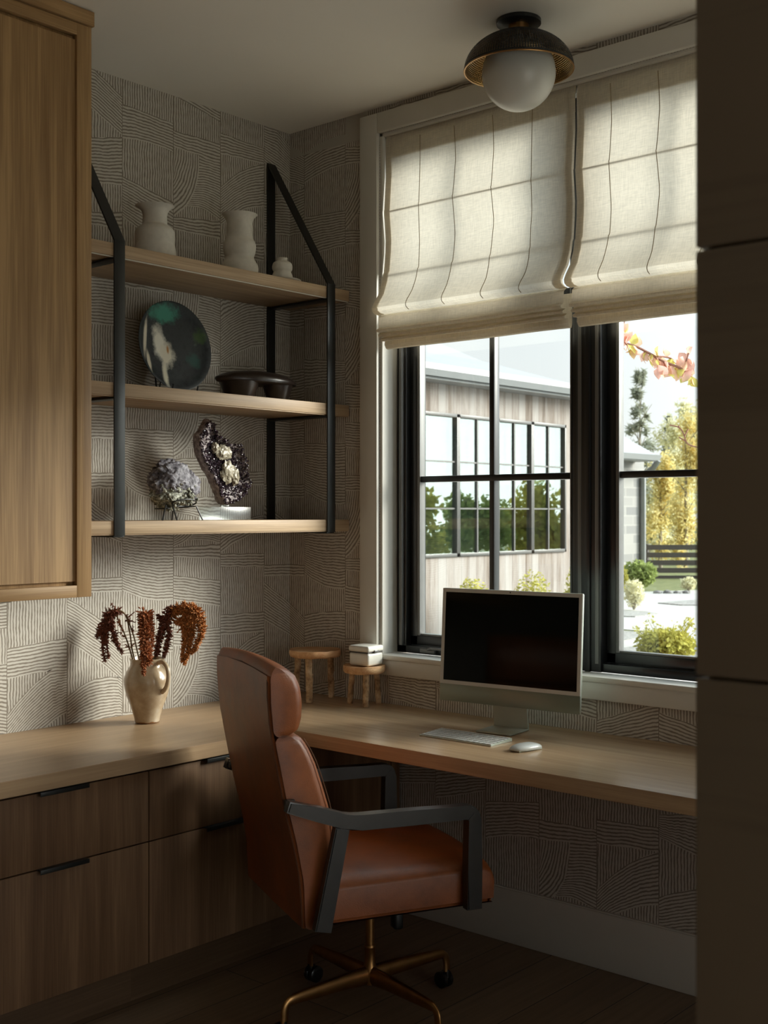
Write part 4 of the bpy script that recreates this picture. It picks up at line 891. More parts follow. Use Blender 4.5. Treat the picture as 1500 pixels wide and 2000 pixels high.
def cushion(front, zlo, zhi, w, crown, rr, nz=26, nl=28, topround=.03, botround=.008):
    """padded slab: rear line REAR, front line given, width +-w, rounded rim"""
    bm = B(); rings = []
    zs_ = [zlo+(zhi-zlo)*(.5-.5*math.cos(PI*i/nz)) for i in range(nz+1)]
    for z in zs_:
        dt = max(0, 1-(zhi-z)/topround) if topround else 0; db_ = max(0, 1-(z-zlo)/botround) if botround else 0
        k = math.sqrt(max(0, 1-dt*dt))*math.sqrt(max(0, 1-db_*db_))
        re = interp(REAR, z); fo = interp(front, z); mid = re+.45*(fo-re); ring = []
        def fz(l): return z+(crown*(1-(l/w)**2) if dt > 0 else crown*(1-(l/w)**2)*max(0, (z-zlo)/(zhi-zlo))**3)
        for i in range(nl+1):          # front side, left to right
            l = -w+2*w*i/nl; e = min(1, (w-abs(l))/rr); kk = math.sqrt(max(0, 1-(1-e)**2)); bulge = .012*(1-(l/w)**4)
            ring.append(bm.verts.new((mid+(fo+bulge-mid)*max(.08, k)*(.55+.45*kk), l, fz(l))))
        for i in range(nl+1):
            l = w-2*w*i/nl; e = min(1, (w-abs(l))/.012); kk = math.sqrt(max(0, 1-(1-e)**2))
            ring.append(bm.verts.new((mid+(re-mid)*max(.08, k)*(.90+.10*kk), l, fz(l))))
        rings.append(ring)
    n = len(rings[0])
    for A_, B_ in zip(rings, rings[1:]):
        for k in range(n): bm.faces.new((A_[k], A_[(k+1) % n], B_[(k+1) % n], B_[k]))
    bm.faces.new(rings[0][::-1]); bm.faces.new(rings[-1]); bmesh.ops.recalc_face_normals(bm, faces=bm.faces)
    return bm
bk_front = [(-.235, .368), (-.205, .46), (-.204, .56), (-.206, .62), (-.218, .68), (-.233, .73), (-.256, .80), (-.274, .84), (-.292, .868), (-.305, .887)]
hd_front = [(-.316, .887), (-.305, .900), (-.296, .93), (-.294, .97), (-.300, 1.01), (-.312, 1.035), (-.330, 1.055), (-.345, 1.068)]
o = ob('backrest', cushion(bk_front, .368, .889, .26, 0, .035, topround=.022, botround=.01), M_lea, ch, smooth=60)
ob('headrest', cushion(hd_front, .882, 1.068, .26, .012, .04, topround=.034, botround=.02), M_lea, ch, smooth=60)
bm = B(); rows = []
for z in [.372, .42, .48, .55, .62, .69, .76, .82, .887, .94, .99, 1.03, 1.046]:
    x = interp(REAR, z); rows.append([bm.verts.new((x+dx, y, z+(.011*(1-(y/.25)**2) if z > 1.02 else 0))) for dx, y in ((.004, -.2555), (-.0030, -.250), (-.0045, -.13), (-.0055, 0), (-.0045, .13), (-.0030, .250), (.004, .2555))])
for A_, B_ in zip(rows, rows[1:]):
    for k in range(6): bm.faces.new((A_[k], B_[k], B_[k+1], A_[k+1]))
ob('rear_panel', bm, M_lea, ch, smooth=50)
# rear panel outlined by piping
pz = [.375, .45, .52, .60, .68, .76, .84, .92, .99, 1.030]
pip = [(interp(REAR, z)-.003, -.251, z) for z in pz]+[(interp(REAR, 1.04)+.002, -.236, 1.045), (interp(REAR, 1.04)+.002, 0, 1.056), (interp(REAR, 1.04)+.002, .236, 1.045)]+[(interp(REAR, z)-.001, .250, z) for z in pz[::-1]]
ob('piping', tube(B(), pip, .0024, 6), plain('piping_leather', (.13, .045, .018), .5), ch)
sm = []
for sgn in (-1,):
    pts = [(interp(bk_front, z)-.001, sgn*.2475, z) for z in (.52, .58, .64, .70, .76, .81, .85, .875)]
    ob('stitching', tube(B(), [(x+.006, y, z) for x, y, z in pts], .0016, 5), M_seam, ch)
# seat
bm = B(); nx, ny = 26, 26; x0s, x1s, hw = -.232, .268, .270; top_, bot_ = [], []
def seat_z(x, y):
    u = (x-x0s)/(x1s-x0s); v = abs(y)/hw
    z = .487+.030*(1-v**2.5)*(1-.3*u)+(.010 if u < .1 else 0)*0
    ex = min(1, (1-u)*(x1s-x0s)/.035); ey = min(1, (1-v)*hw/.045)
    return z-.030*(1-math.sqrt(max(0, 1-(1-ex)**2)))-.022*(1-math.sqrt(max(0, 1-(1-ey)**2)))
def sp_(i, n): t = i/n; return .5-.5*math.cos(PI*t)
for i in range(nx+1):
    rt, rb = [], []
    for j in range(ny+1):
        x = x0s+(x1s-x0s)*sp_(i, nx); y = -hw+2*hw*sp_(j, ny)
        rt.append(bm.verts.new((x, y, seat_z(x, y)))); rb.append(bm.verts.new((x, y*.985, .376)))
    top_.append(rt); bot_.append(rb)
for i in range(nx):
    for j in range(ny):
        bm.faces.new((top_[i][j], top_[i+1][j], top_[i+1][j+1], top_[i][j+1])); bm.faces.new((bot_[i][j+1], bot_[i+1][j+1], bot_[i+1][j], bot_[i][j]))
for i in range(nx):
    bm.faces.new((top_[i+1][0], top_[i][0], bot_[i][0], bot_[i+1][0])); bm.faces.new((top_[i][ny], top_[i+1][ny], bot_[i+1][ny], bot_[i][ny]))
for j in range(ny):
    bm.faces.new((top_[0][j], top_[0][j+1], bot_[0][j+1], bot_[0][j])); bm.faces.new((top_[nx][j+1], top_[nx][j], bot_[nx][j], bot_[nx][j+1]))
es = [e for e in bm.edges if all(abs(v.co.z-.376) < 1e-5 for v in e.verts) and len(e.link_faces) == 2 and any(abs(f.normal.z) < .5 for f in e.link_faces)]
bm.normal_update(); es = [e for e in bm.edges if e.is_manifold and abs(e.link_faces[0].normal.z-e.link_faces[1].normal.z) > .5 and all(v.co.z < .38 for v in e.verts)]
bmesh.ops.bevel(bm, geom=es, offset=.012, segments=3, affect='EDGES')
bmesh.ops.recalc_face_normals(bm, faces=bm.faces); ob('seat', bm, M_lea, ch, smooth=55)
# arms
def offset_poly(cl_, t):
    L_, R_ = [], []
    for i, p_ in enumerate(cl_):
        a = cl_[max(i-1, 0)]; b = cl_[min(i+1, len(cl_)-1)]
        d1 = (Vector(p_)-Vector(a)).normalized() if i else (Vector(b)-Vector(p_)).normalized()
        d2 = (Vector(b)-Vector(p_)).normalized() if i < len(cl_)-1 else d1
        n_ = Vector((-(d1+d2).y, (d1+d2).x)).normalized(); k = 1/max(.4, n_.dot(Vector((-d1.y, d1.x))))
        tt = t[i] if isinstance(t, (list, tuple)) else t
        L_.append(Vector(p_)+n_*tt/2*k); R_.append(Vector(p_)-n_*tt/2*k)
    return [tuple(q) for q in L_+R_[::-1]]
def arc2(c_, r_, a0, a1, n=6): return [(c_[0]+r_*math.cos(math.radians(a0+(a1-a0)*k/n)), c_[1]+r_*math.sin(math.radians(a0+(a1-a0)*k/n))) for k in range(n+1)]
for sg in (-1, 1):
    cl_ = [(-.354, .711), (-.27, .684), (-.200, .660), (-.175, .654), (-.150, .652), (0, .650), (.10, .6485)]+arc2((.165, .627), .0215, 90, 0)+[(.1865, .50), (.1865, .377)]
    th_ = [.030]+[.038]*2+[.041]*3+[.038]*(len(cl_)-8)+[.044, .045]
    th_ = (th_+[.044]*20)[:len(cl_)]
    ly0, ly1 = (-.312, -.276) if sg < 0 else (.276, .312)
    bm = B(); prism(bm, offset_poly(cl_, th_), (ly0, ly1), lambda u, v, w: (u, w, v), .004); a = ob('armrest', bm, M_armblack, ch, smooth=30)
    bm = B(); prism(bm, offset_poly([(-.203, .640), (-.258, .374)], [.040, .046]), (ly0+.003, ly1-.003), lambda u, v, w: (u, w, v), .003); ob('arm_rear_leg', bm, M_armblack, ch, smooth=30)
    bm = B(); box(bm, (-.352, .2602*sg if sg > 0 else -.2765, .700), (-.325, .2765 if sg > 0 else -.2602, .722), .002); ob('arm_bolt', bm, M_armblack, a)
# mechanism, lever, column and base
ob('tilt_mechanism', box(B(), (-.12, -.07, .335), (.10, .07, .3755), .006), M_black, ch)
bm = B(); tube(bm, smoothpath([(.02, .03, .345), (.06, .03, .315), (.085, .025, .285)], 4), .004, 8); box(bm, (.082, .005, .232), (.112, .045, .288), .008, 3); ob('tilt_lever', bm, M_black, ch)
bm = lathe(B(), [(0, .34), (.0135, .34), (.0135, .205), (0, .205)], 28); ob('gas_column', bm, M_brass, ch)
bm = lathe(B(), [(0, .206), (.0165, .206), (.0172, .200), (.0165, .199), (.0165, .150), (.021, .135), (.024, .115), (.021, .092), (0, .090)], 32); ob('base_hub', bm, M_brass, ch)
rngc = random.Random(3)
M_cast = plain('caster_black', (.008, .008, .008), .25, 0, .05, spec=.6)
for k, (azw, dl) in enumerate(((-10, 1.0), (80, 1.0), (170, 1.0), (260, 1.0))):
    a_ = math.radians(azw+25.8); d = Vector((math.cos(a_), math.sin(a_), 0)); Rr = .300
    pts = [d*.006+Vector((0, 0, .116)), d*.08+Vector((0, 0, .118)), d*.19+Vector((0, 0, .116)), d*.268+Vector((0, 0, .1135)), d*.290+Vector((0, 0, .107)), d*.3005+Vector((0, 0, .090)), d*.303+Vector((0, 0, .055))]
    bm = tube(B(), smoothpath(pts, 4), [r_ for r_ in [.029-.0165*min(1, i/15) for i in range(25)]], 14, sx=.55, up=(0, 0, 1) if False else None); lg = ob('base_leg', bm, M_brass, ch, smooth=60)
    az2 = (1.9, .4, 2.6, 1.2)[k]; cc = d*.303; off = Vector((math.cos(az2), math.sin(az2), 0))*.014; ax = Vector((-math.sin(az2), math.cos(az2), 0))
    bm = B()
    for s_ in (-1, 1):
        m_ = Matrix.Translation(cc+off+ax*s_*.011+Vector((0, 0, .0262))) @ ax.to_track_quat('Z', 'Y').to_matrix().to_4x4()
        b2 = lathe(B(), [(0, -.009), (.020, -.009), (.025, -.006), (.0255, 0), (.025, .006), (.020, .009), (0, .009)], 28); b2.transform(m_); me_ = bpy.data.meshes.new('t'); b2.to_mesh(me_); b2.free(); bm.from_mesh(me_); bpy.data.meshes.remove(me_)
    cs = ob('caster', bm, M_cast, lg, smooth=40)
    bm = B(); tube(bm, [cc+Vector((0, 0, .060)), cc+Vector((0, 0, .040)), cc+off*.6+Vector((0, 0, .036))], [.008, .010, .012], 12); ob('caster_fork', bm, M_cast, cs)

# ------------------------------------------------------------------ outdoors
GZ = -.30
EX = .52
def ex(c, k=1.0): return tuple(x*EX*k for x in c[:3])
def ground_mat(name, c1, c2, sc_, rough=.9, bmp=.3):
    m, nt, p, o = newmat(name); n1 = N(nt, 'ShaderNodeTexNoise', i_Scale=sc_, i_Detail=8.0, i_Roughness=.7); nt.links.new(coords(nt), n1.inputs['Vector'])
    r = ramp(nt, n1.outputs[0], [(.35, ex(c1)), (.65, ex(c2))]); nt.links.new(r.outputs[0], p.inputs['Base Color']); p.inputs['Roughness'].default_value = rough; bump(nt, p, n1.outputs[0], bmp, .02); return m
M_lawn = ground_mat('lawn', (.20, .24, .06), (.36, .38, .13), 3); M_drive = ground_mat('driveway', (.86, .84, .79), (.98, .96, .91), 1.2, .9, .1)
M_gravel = ground_mat('gravel', (.40, .38, .35), (.95, .93, .88), 24, .9, .8); M_bounce = ground_mat('pale_bounce', (1.15, 1.1, 1.02), (1.35, 1.3, 1.2), 2, .9, .1)
bm = box(B(), (-40, -40, GZ-.3), (120, 110, GZ)); tag(ob('ground_lawn', bm, M_lawn), kind='structure')
bm = box(B(), (-9, -16, GZ), (4, YF-.16, -.02)); tag(ob('bounce_ground_rear', bm, M_bounce), kind='structure')  # unseen pale ground, added to bounce sunlight up onto the ceiling
bm = box(B(), (-7, YF-3.4, 2.45), (1.5, YF-.16, 2.6)); tag(ob('sky_blocking_canopy', bm, M_ceil), kind='structure')  # unseen canopy, added to keep high sky light out of the rear opening
def slab(name, pts, z, mat):
    bm = B(); prism(bm, pts, (GZ-.02, z), lambda u, v, w: (u, v, w)); tag(ob(name, bm, mat, smooth=0), kind='structure')
def g(px, py, z=GZ):
    d = FW+RT*((px-750)*s)+Vector((0, 0, (1000-py)*s)); t = (z-1.476)/d.z; q = CAM+d*t; return (q.x, q.y)
slab('driveway', [(6.6, -25), (34, -25), (40, 8), g(1400, 1152), g(1215, 1158), (16.5, 9.5), (12.7, 8.0), (12.5, 4.8), (9.6, 5.0), (7.0, 2.0)], GZ+.012, M_drive)
slab('gravel_bed', [(.5, -12), (6.5, -12), g(1420, 1262), g(1290, 1262), g(1205, 1270), (8.5, 4.7), (12.2, 4.9), (12.2, 6.0), (.5, 6.0)], GZ+.03, M_gravel)
slab('bounce_ground_window', [(.3, -9), (7.5, -9), (8.3, 1.5), (7.5, 3.6), (.3, 5.6)], GZ+.04, M_bounce)  # out of view, added pale to reflect daylight in through the window
slab('gravel_island', [g(1205, 1206), g(1215, 1196), g(1262, 1197), g(1285, 1201), g(1240, 1207)], GZ+.03, M_gravel)
slab('gravel_strip', [g(1285, 1180), g(1330, 1176), g(1420, 1170), g(1420, 1184), g(1330, 1184)], GZ+.03, M_gravel)
# weathered siding
m, nt, p, o = newmat('weathered_siding'); M_side = m
sx = N(nt, 'ShaderNodeSeparateXYZ'); nt.links.new(coords(nt), sx.inputs[0])
def mth(op, a, b=None):
    n = N(nt, 'ShaderNodeMath', operation=op)
    if isinstance(a, (int, float)): n.inputs[0].default_value = a
    else: nt.links.new(a, n.inputs[0])
    if b is not None:
        if isinstance(b, (int, float)): n.inputs[1].default_value = b
        else: nt.links.new(b, n.inputs[1])
    return n.outputs[0]
bi = mth('FLOOR', mth('MULTIPLY', sx.outputs['X'], 6.2)); wn_ = N(nt, 'ShaderNodeTexWhiteNoise', noise_dimensions='1D'); nt.links.new(bi, wn_.inputs['W'])
n1 = N(nt, 'ShaderNodeTexNoise', i_Scale=1.0, i_Detail=6.0, i_Roughness=.7); nt.links.new(coords(nt, (9, 1, .9)), n1.inputs['Vector'])
v = mth('ADD', mth('MULTIPLY', n1.outputs[0], .8), mth('MULTIPLY', wn_.outputs[0], .25))
r = ramp(nt, v, [(.28, ex((.20, .14, .10))), (.42, ex((.40, .33, .275))), (.56, ex((.58, .52, .47))), (.72, ex((.66, .62, .575)))])
gap = mth('LESS_THAN', mth('FRACT', mth('MULTIPLY', sx.outputs['X'], 6.2)), .03)
mi = N(nt, 'ShaderNodeMix', data_type='RGBA'); nt.links.new(gap, mi.inputs[0]); nt.links.new(r.outputs[0], mi.inputs[6]); mi.inputs[7].default_value = (.12, .10, .09, 1)
nt.links.new(mi.outputs[2], p.inputs['Base Color']); p.inputs['Roughness'].default_value = .85
M_metal = plain('grey_roof_metal', (.36, .37, .38), .45, .2, .04, 2); M_gut = plain('grey_gutter', (.24, .25, .25), .4, .2, .04, 3); M_extf = plain('exterior_window_frame', (.055, .055, .05), .4)
hs = empty('neighbouring_house', (7.5, 7.5, GZ), 0, 'weathered vertical timber house wing with a long black window and grey metal roof outside', 'house')
WX0, WX1 = 2.0, 12.3
ux = [7.30, 8.855, 9.72, 10.545, 11.40]; uz0, uz1 = .90, 2.735
bm = B()
box(bm, (WX0, 6.0, GZ), (ux[0], 6.18, 3.2)); box(bm, (ux[-1], 6.0, GZ), (WX1, 6.18, 3.2)); box(bm, (ux[0], 6.0, GZ), (ux[-1], 6.18, uz0)); box(bm, (ux[0], 6.0, uz1), (ux[-1], 6.18, 3.2))
box(bm, (WX1-.18, 6.18, GZ), (WX1, 11.5, 3.2)); ob('timber_wall', bm, M_side, hs, True, smooth=0)
m, nt, p, o = newmat('reflecting_glass'); M_rgl = m; nt.nodes.remove(p); tr = N(nt, 'ShaderNodeBsdfTransparent'); tr.inputs[0].default_value = (.80, .90, .86, 1); gl = N(nt, 'ShaderNodeBsdfGlossy'); gl.inputs['Roughness'].default_value = .01; gl.inputs[0].default_value = (.92, 1, .96, 1)
ms = N(nt, 'ShaderNodeMixShader'); ms.inputs[0].default_value = .20; nt.links.new(tr.outputs[0], ms.inputs[1]); nt.links.new(gl.outputs[0], ms.inputs[2]); nt.links.new(ms.outputs[0], o.inputs[0])
M_int = plain('dark_room', (.03, .032, .03), .8); M_blind = plain('white_blind', (.20, .215, .20), .8, 0, .02, 4)
for a, b in zip(ux, ux[1:]):
    bm = B(); e = .035
    box(bm, (a, 5.97, uz0), (a+e, 6.06, uz1), .003); box(bm, (b-e, 5.97, uz0), (b, 6.06, uz1), .003); box(bm, (a, 5.97, uz0), (b, 6.06, uz0+.045), .003); box(bm, (a, 5.97, uz1-.045), (b, 6.06, uz1), .003)
    w = ob('window', bm, M_extf, hs, True)
    bm = B(); md = (a+b)/2; box(bm, (md-.014, 5.99, uz0), (md+.014, 6.05, uz1))
    for zz in (1.52, 2.12): box(bm, (a, 5.995, zz-.010), (b, 6.045, zz+.010))
    ob('muntin', bm, M_extf, w, True)
    ob('pane', box(B(), (a+.02, 6.01, uz0+.02), (b-.02, 6.016, uz1-.02)), M_rgl, w, True, smooth=0)
    bm = B(); box(bm, (a+.06, 6.10, 1.86), (b-.10, 6.115, uz1+.02))
    for zz in (1.90, 1.98, 2.2, 2.42): box(bm, (a+.06, 6.092, zz), (b-.10, 6.10, zz+.012))
    ob('blind', bm, M_blind, w, True, smooth=0)
ob('interior', box(B(), (ux[0]-.5, 6.9, GZ), (ux[-1]+.4, 7.0, 3.1)), M_int, hs, True)
RXe = 12.35
prof = [(5.70, 3.22), (8.2, 3.937), (9.11, 4.32), (11.6, 5.3), (11.6, 5.2), (9.15, 4.22), (8.24, 3.84), (5.70, 3.15)]
bm = B(); prism(bm, prof, (WX0-.3, RXe), lambda u, v, w: (w, u, v)); ob('roof', bm, M_metal, hs, True, smooth=0)
bm = B(); prism(bm, [(5.58, 3.27), (5.70, 3.285), (5.70, 3.135), (5.62, 3.125), (5.58, 3.20)], (WX0-.3, RXe), lambda u, v, w: (w, u, v)); box(bm, (WX0-.3, 5.70, 3.10), (RXe, 5.985, 3.13)); ob('gutter', bm, M_gut, hs, True, smooth=0)
# stone building further off
m, nt, p, o = newmat('stone_wall'); M_stone = m
br = N(nt, 'ShaderNodeTexBrick', i_Scale=1.0, offset=.4); br.inputs['Brick Width'].default_value = .62; br.inputs['Row Height'].default_value = .24; br.inputs['Mortar Size'].default_value = .02
br.inputs['Color1'].default_value = (.34, .33, .31, 1); br.inputs['Color2'].default_value = (.2, .2, .2, 1); br.inputs['Mortar'].default_value = (.34, .33, .31, 1)
nt.links.new(coords(nt, (1, 1, 1), kind='Object'), br.inputs['Vector'])
tx = nt.nodes.new('ShaderNodeTexCoord'); sx = N(nt, 'ShaderNodeSeparateXYZ'); nt.links.new(tx.outputs['Object'], sx.inputs[0]); cb = N(nt, 'ShaderNodeCombineXYZ'); ad = N(nt, 'ShaderNodeMath', operation='ADD'); nt.links.new(sx.outputs['X'], ad.inputs[0]); nt.links.new(sx.outputs['Y'], ad.inputs[1]); nt.links.new(ad.outputs[0], cb.inputs[0]); nt.links.new(sx.outputs['Z'], cb.inputs[1]); nt.links.new(cb.outputs[0], br.inputs['Vector'])
nt.links.new(br.outputs[0], p.inputs['Base Color']); p.inputs['Roughness'].default_value = .9
sb_ = empty('stone_outbuilding', (21, 14, GZ), 0, 'pale stone building corner with grey gutter and downspout, in the right window beside the pine', 'building')
ob('stone_wall', box(B(), (15, 12, GZ), (24.56, 17, 2.78)), M_stone, sb_, True, smooth=0)
bm = B(); prism(bm, [(11.4, 2.93), (14.5, 4.6), (17.6, 2.93), (17.6, 2.85), (14.5, 4.5), (11.4, 2.86)], (14.4, 24.1), lambda u, v, w: (w, u, v)); ob('roof', bm, M_metal, sb_, True, smooth=0)
bm = B(); prism(bm, [(11.28, 2.92), (11.4, 2.93), (11.4, 2.78), (11.32, 2.78)], (14.4, 24.15), lambda u, v, w: (w, u, v)); box(bm, (14.4, 11.4, 2.76), (24.1, 12.0, 2.79)); ob('gutter', bm, M_gut, sb_, True, smooth=0)
bm = B(); tube(bm, [(24.3, 11.45, 2.8), (24.3, 11.6, 2.6), (24.36, 11.92, 2.45), (24.36, 11.92, GZ)], .075, 10); ob('downspout', bm, M_gut, sb_, True)
# fence
M_fence = plain('dark_fence', (.075, .062, .052), .7)
fc = empty('slat_fence', (26, 11.5, GZ), 0, 'low dark fence of five wide horizontal boards behind the driveway', 'fence')
fd = Vector((RT.x, RT.y, 0)); f0_ = at(1235, 1000, 32); f0_.z = 0
for i in range(5):
    z = .60-.205*i
    a = f0_; b = f0_+fd*9
    bm = B(); nn = Vector((FW.x, FW.y, 0))*.02; vs = [bm.verts.new(q) for q in (a+Vector((0, 0, z)), b+Vector((0, 0, z)), b+Vector((0, 0, z-.135)), a+Vector((0, 0, z-.135)))]; vs2 = [bm.verts.new(v.co+nn) for v in vs]
    bm.faces.new(vs); bm.faces.new(vs2[::-1])
    for k in range(4): bm.faces.new((vs[k], vs[(k+1) % 4], vs2[(k+1) % 4], vs2[k]))
    bmesh.ops.recalc_face_normals(bm, faces=bm.faces); ob('fence_board', bm, M_fence, fc, True)
for k in range(4):
    q = f0_+fd*(.4+2.4*k)+Vector((FW.x, FW.y, 0))*.08; ob('fence_post', box(B(), (q.x-.05, q.y-.05, GZ), (q.x+.05, q.y+.05, .62)), M_fence, fc, True)
# foliage
def leafmat(name, c, var=.3, tr_=.35):
    m, nt, p, o = newmat(name); nt.nodes.remove(p)
    d = N(nt, 'ShaderNodeBsdfDiffuse'); t = N(nt, 'ShaderNodeBsdfTranslucent'); ms = N(nt, 'ShaderNodeMixShader'); ms.inputs[0].default_value = tr_
    n1 = N(nt, 'ShaderNodeTexNoise', i_Scale=6.0, i_Detail=5.0, i_Roughness=.8); nt.links.new(coords(nt), n1.inputs['Vector'])
    r = ramp(nt, n1.outputs[0], [(.35, ex(c, (1-var)*1.9)), (.65, ex(c, (1+var)*1.9))])
    nt.links.new(r.outputs[0], d.inputs[0]); nt.links.new(r.outputs[0], t.inputs[0]); nt.links.new(d.outputs[0], ms.inputs[1]); nt.links.new(t.outputs[0], ms.inputs[2]); nt.links.new(ms.outputs[0], o.inputs[0]); return m
L_yg = leafmat('leaf_yellowgreen', (.50, .47, .12)); L_green = leafmat('leaf_green', (.32, .38, .13)); L_gold = leafmat('leaf_gold', (.80, .70, .34), .22, .45); L_pale = leafmat('leaf_pale', (.78, .75, .52), .2, .4); L_pine = leafmat('needle', (.42, .43, .34), .3, .3); L_pink = leafmat('leaf_pink', (.74, .46, .40), .25, .5); L_dk = leafmat('leaf_dark', (.16, .2, .06))
M_trunk = plain('trunk', (.30, .26, .20), .9, 0, .3, 8)
def leaves(bm, c, rad, n, size, rng, shell=.45, asp=.5):
    for i in range(n):
        d = Vector((rng.gauss(0, 1), rng.gauss(0, 1), rng.gauss(0, 1))).normalized()*(shell+(1-shell)*rng.random())
        q = Vector(c)+Vector((d.x*rad[0], d.y*rad[1], d.z*rad[2])); a = Vector((rng.gauss(0, 1), rng.gauss(0, 1), rng.gauss(0, 1))).normalized()*size*rng.uniform(.6, 1.3); b = a.orthogonal().normalized()*a.length*asp
        bm.faces.new([bm.verts.new(q+k) for k in (-a, b, a, -b)])
def shrub(px, py, depth, wpx, hpx, mat, label, name='garden_shrub', n=900, leaf=.05, spikes=0, seed=1, group=None, z=None):
    rng = random.Random(seed); c_ = at(px, py, depth); k = depth*s; w, h = wpx*k/2, hpx*k; zb = GZ+.03 if z is None else z
    r = empty(name, (c_.x, c_.y, zb), 0, label, 'shrub', group)
    bm = B(); leaves(bm, (0, 0, h*.52), (w, w, h*.5), n, leaf, rng)
    for i in range(spikes):
        a = rng.random()*6.28; q = Vector((math.cos(a)*w*.5*rng.random(), math.sin(a)*w*.5*rng.random(), h*.5)); e = q+Vector((math.cos(a)*w*.6, math.sin(a)*w*.6, h*rng.uniform(.4, .75))); tube(bm, [q, e], [leaf*.15, leaf*.08], 4); leaves(bm, e, (leaf, leaf, leaf*2), 8, leaf*.6, rng)
    ob('foliage', bm, mat, r, smooth=0)
    bm = B()
    for i in range(7):
        a = i*.9; tube(bm, [(0, 0, 0), (math.cos(a)*w*.3, math.sin(a)*w*.3, h*.35), (math.cos(a)*w*.6, math.sin(a)*w*.6, h*.7)], [.02, .014, .008], 5)
    ob('branches', bm, M_trunk, r)
G = 'shrubs in the garden outside'
shrub(922, 1150, 14.3, 78, 160, L_yg, 'yellow green shrub against the timber house, left of the monitor top', n=1500, leaf=.028, seed=2, group=G)
shrub(1040, 1150, 15.1, 82, 158, L_yg, 'yellow green shrub against the timber house, just above the monitor top right', n=1500, leaf=.028, seed=3, group=G)
shrub(1124, 1150, 15.8, 52, 152, L_yg, 'small yellow green shrub at the timber house corner by the window mullion', n=900, leaf=.028, seed=4, group=G)
shrub(846, 1250, 11.5, 40, 70, L_pale, 'pale weedy shrub near the left edge of the window glass', n=600, leaf=.022, seed=5, group=G)
shrub(1300, 1290, 13.9, 118, 66, L_yg, 'wide spiky yellow green shrub in the gravel nearest the right window', n=2600, leaf=.038, spikes=26, seed=6, group=G)
shrub(1238, 1182, 21.5, 42, 60, L_pale, 'small pale round shrub on the gravel island in the driveway', n=900, leaf=.035, seed=7, group=G)
shrub(1247, 1146, 27.2, 72, 55, L_green, 'green shrub at the foot of the stone wall downspout', n=1600, leaf=.06, seed=8, group=G)
shrub(1212, 1146, 26.5, 30, 50, L_yg, 'narrow shrub beside the window frame at the foot of the stone wall', n=600, leaf=.05, seed=9, group=G)
shrub(1345, 1136, 26.5, 34, 28, L_pale, 'tiny pale shrub in front of the dark fence at the far right', n=500, leaf=.04, seed=10, group=G)
M_rock = ground_mat('field_stone', (.25, .24, .23), (.55, .53, .50), 6)
for i, (px, py, dep_, r_) in enumerate(((1284, 1154, 26, .082), (1304, 1156, 26, .085), (1322, 1155, 26, .07), (1341, 1156, 26, .08))):
    q = at(px, py, dep_); o_ = empty('garden_rock', (q.x, q.y, GZ), 0, ('grey field rock left of the row under the fence', 'largest grey field rock of the row under the fence', 'small grey field rock third in the row under the fence', 'grey field rock at the right end of the row under the fence')[i], 'rock', 'field rocks under the fence')
    bm = B(); lump(bm, (0, 0, r_*.35), (r_*1.2, r_, r_*.6), 3, .3, 3, i*2.0, .1); ob('rock_body', bm, M_rock, o_)
def tree(px, depth, ztop, zlow, wpx, mat, label, name, n, leaf, seed, group='trees beyond the fence', trunk=.07, blobs=9, conif=False):
    rng = random.Random(seed); c_ = at(px, 1000, depth); k = depth*s; w = wpx*k/2
    r = empty(name, (c_.x, c_.y, GZ), 0, label, 'tree', group)
    H = ztop-GZ; bm = B()
    if conif:
        for i in range(blobs):
            t = i/(blobs-1); z = (zlow-GZ)+(H-(zlow-GZ))*t; wr_ = w*(1.05-.85*t)
            for j in range(5):
                a = rng.random()*6.28; rr_ = wr_*rng.uniform(.3, .9); leaves(bm, (math.cos(a)*rr_, math.sin(a)*rr_, z+rng.uniform(-.2, .2)), (wr_*.38, wr_*.38, H*.035), n//(blobs*5), leaf, rng, .1, .22)
    else:
        for i in range(blobs):
            z = rng.uniform(zlow-GZ, H*.95); a = rng.random()*6.28; rr_ = w*rng.uniform(.1, .7)*(1-.4*z/H)
            leaves(bm, (math.cos(a)*rr_, math.sin(a)*rr_, z), (w*.42, w*.42, H*.12), n//blobs, leaf, rng, .2)
    ob('crown', bm, mat, r, smooth=0)
    bm = tube(B(), [(0, 0, 0), (.05, .03, H*.5), (0, 0, H*.97)], [trunk, trunk*.7, trunk*.15], 8)
    for i in range(8):
        a = rng.random()*6.28; z = rng.uniform(.35, .85)*H; tube(bm, [(0, 0, z), (math.cos(a)*w*.5, math.sin(a)*w*.5, z+.1*H)], [trunk*.35, trunk*.1], 5)
    ob('trunk', bm, M_trunk, r)
tree(1250, 46, 6.6, 2.2, 92, L_pine, 'tall grey green pine rising above the stone outbuilding roof', 'pine_tree', 1500, .20, 21, conif=True, blobs=8)
tree(1306, 60, 6.0, 2.8, 60, L_pine, 'paler pine behind, between the tall pine and the right wall edge', 'pine_tree', 1000, .20, 22, conif=True, blobs=7)
A_ = 'aspen_tree'
tree(1290, 38, 3.4, .2, 84, L_gold, 'golden aspen just right of the downspout above the fence', A_, 3600, .07, 31, blobs=26)
tree(1340, 36, 4.4, .2, 96, L_gold, 'golden aspen at the right edge of the window above the fence', A_, 4600, .07, 32, blobs=30)
tree(1395, 40, 5.6, .2, 110, L_gold, 'golden aspen mostly hidden behind the dark wall edge', A_, 3800, .08, 33, blobs=26)
tree(1268, 50, 3.0, .0, 90, L_pale, 'pale leafy tree low behind the stone outbuilding corner', 'pale_tree', 3600, .10, 34, blobs=24)
tree(1315, 52, 5.6, .0, 110, L_pale, 'pale yellow tree behind the golden aspens', 'pale_tree', 5000, .10, 35, blobs=30)
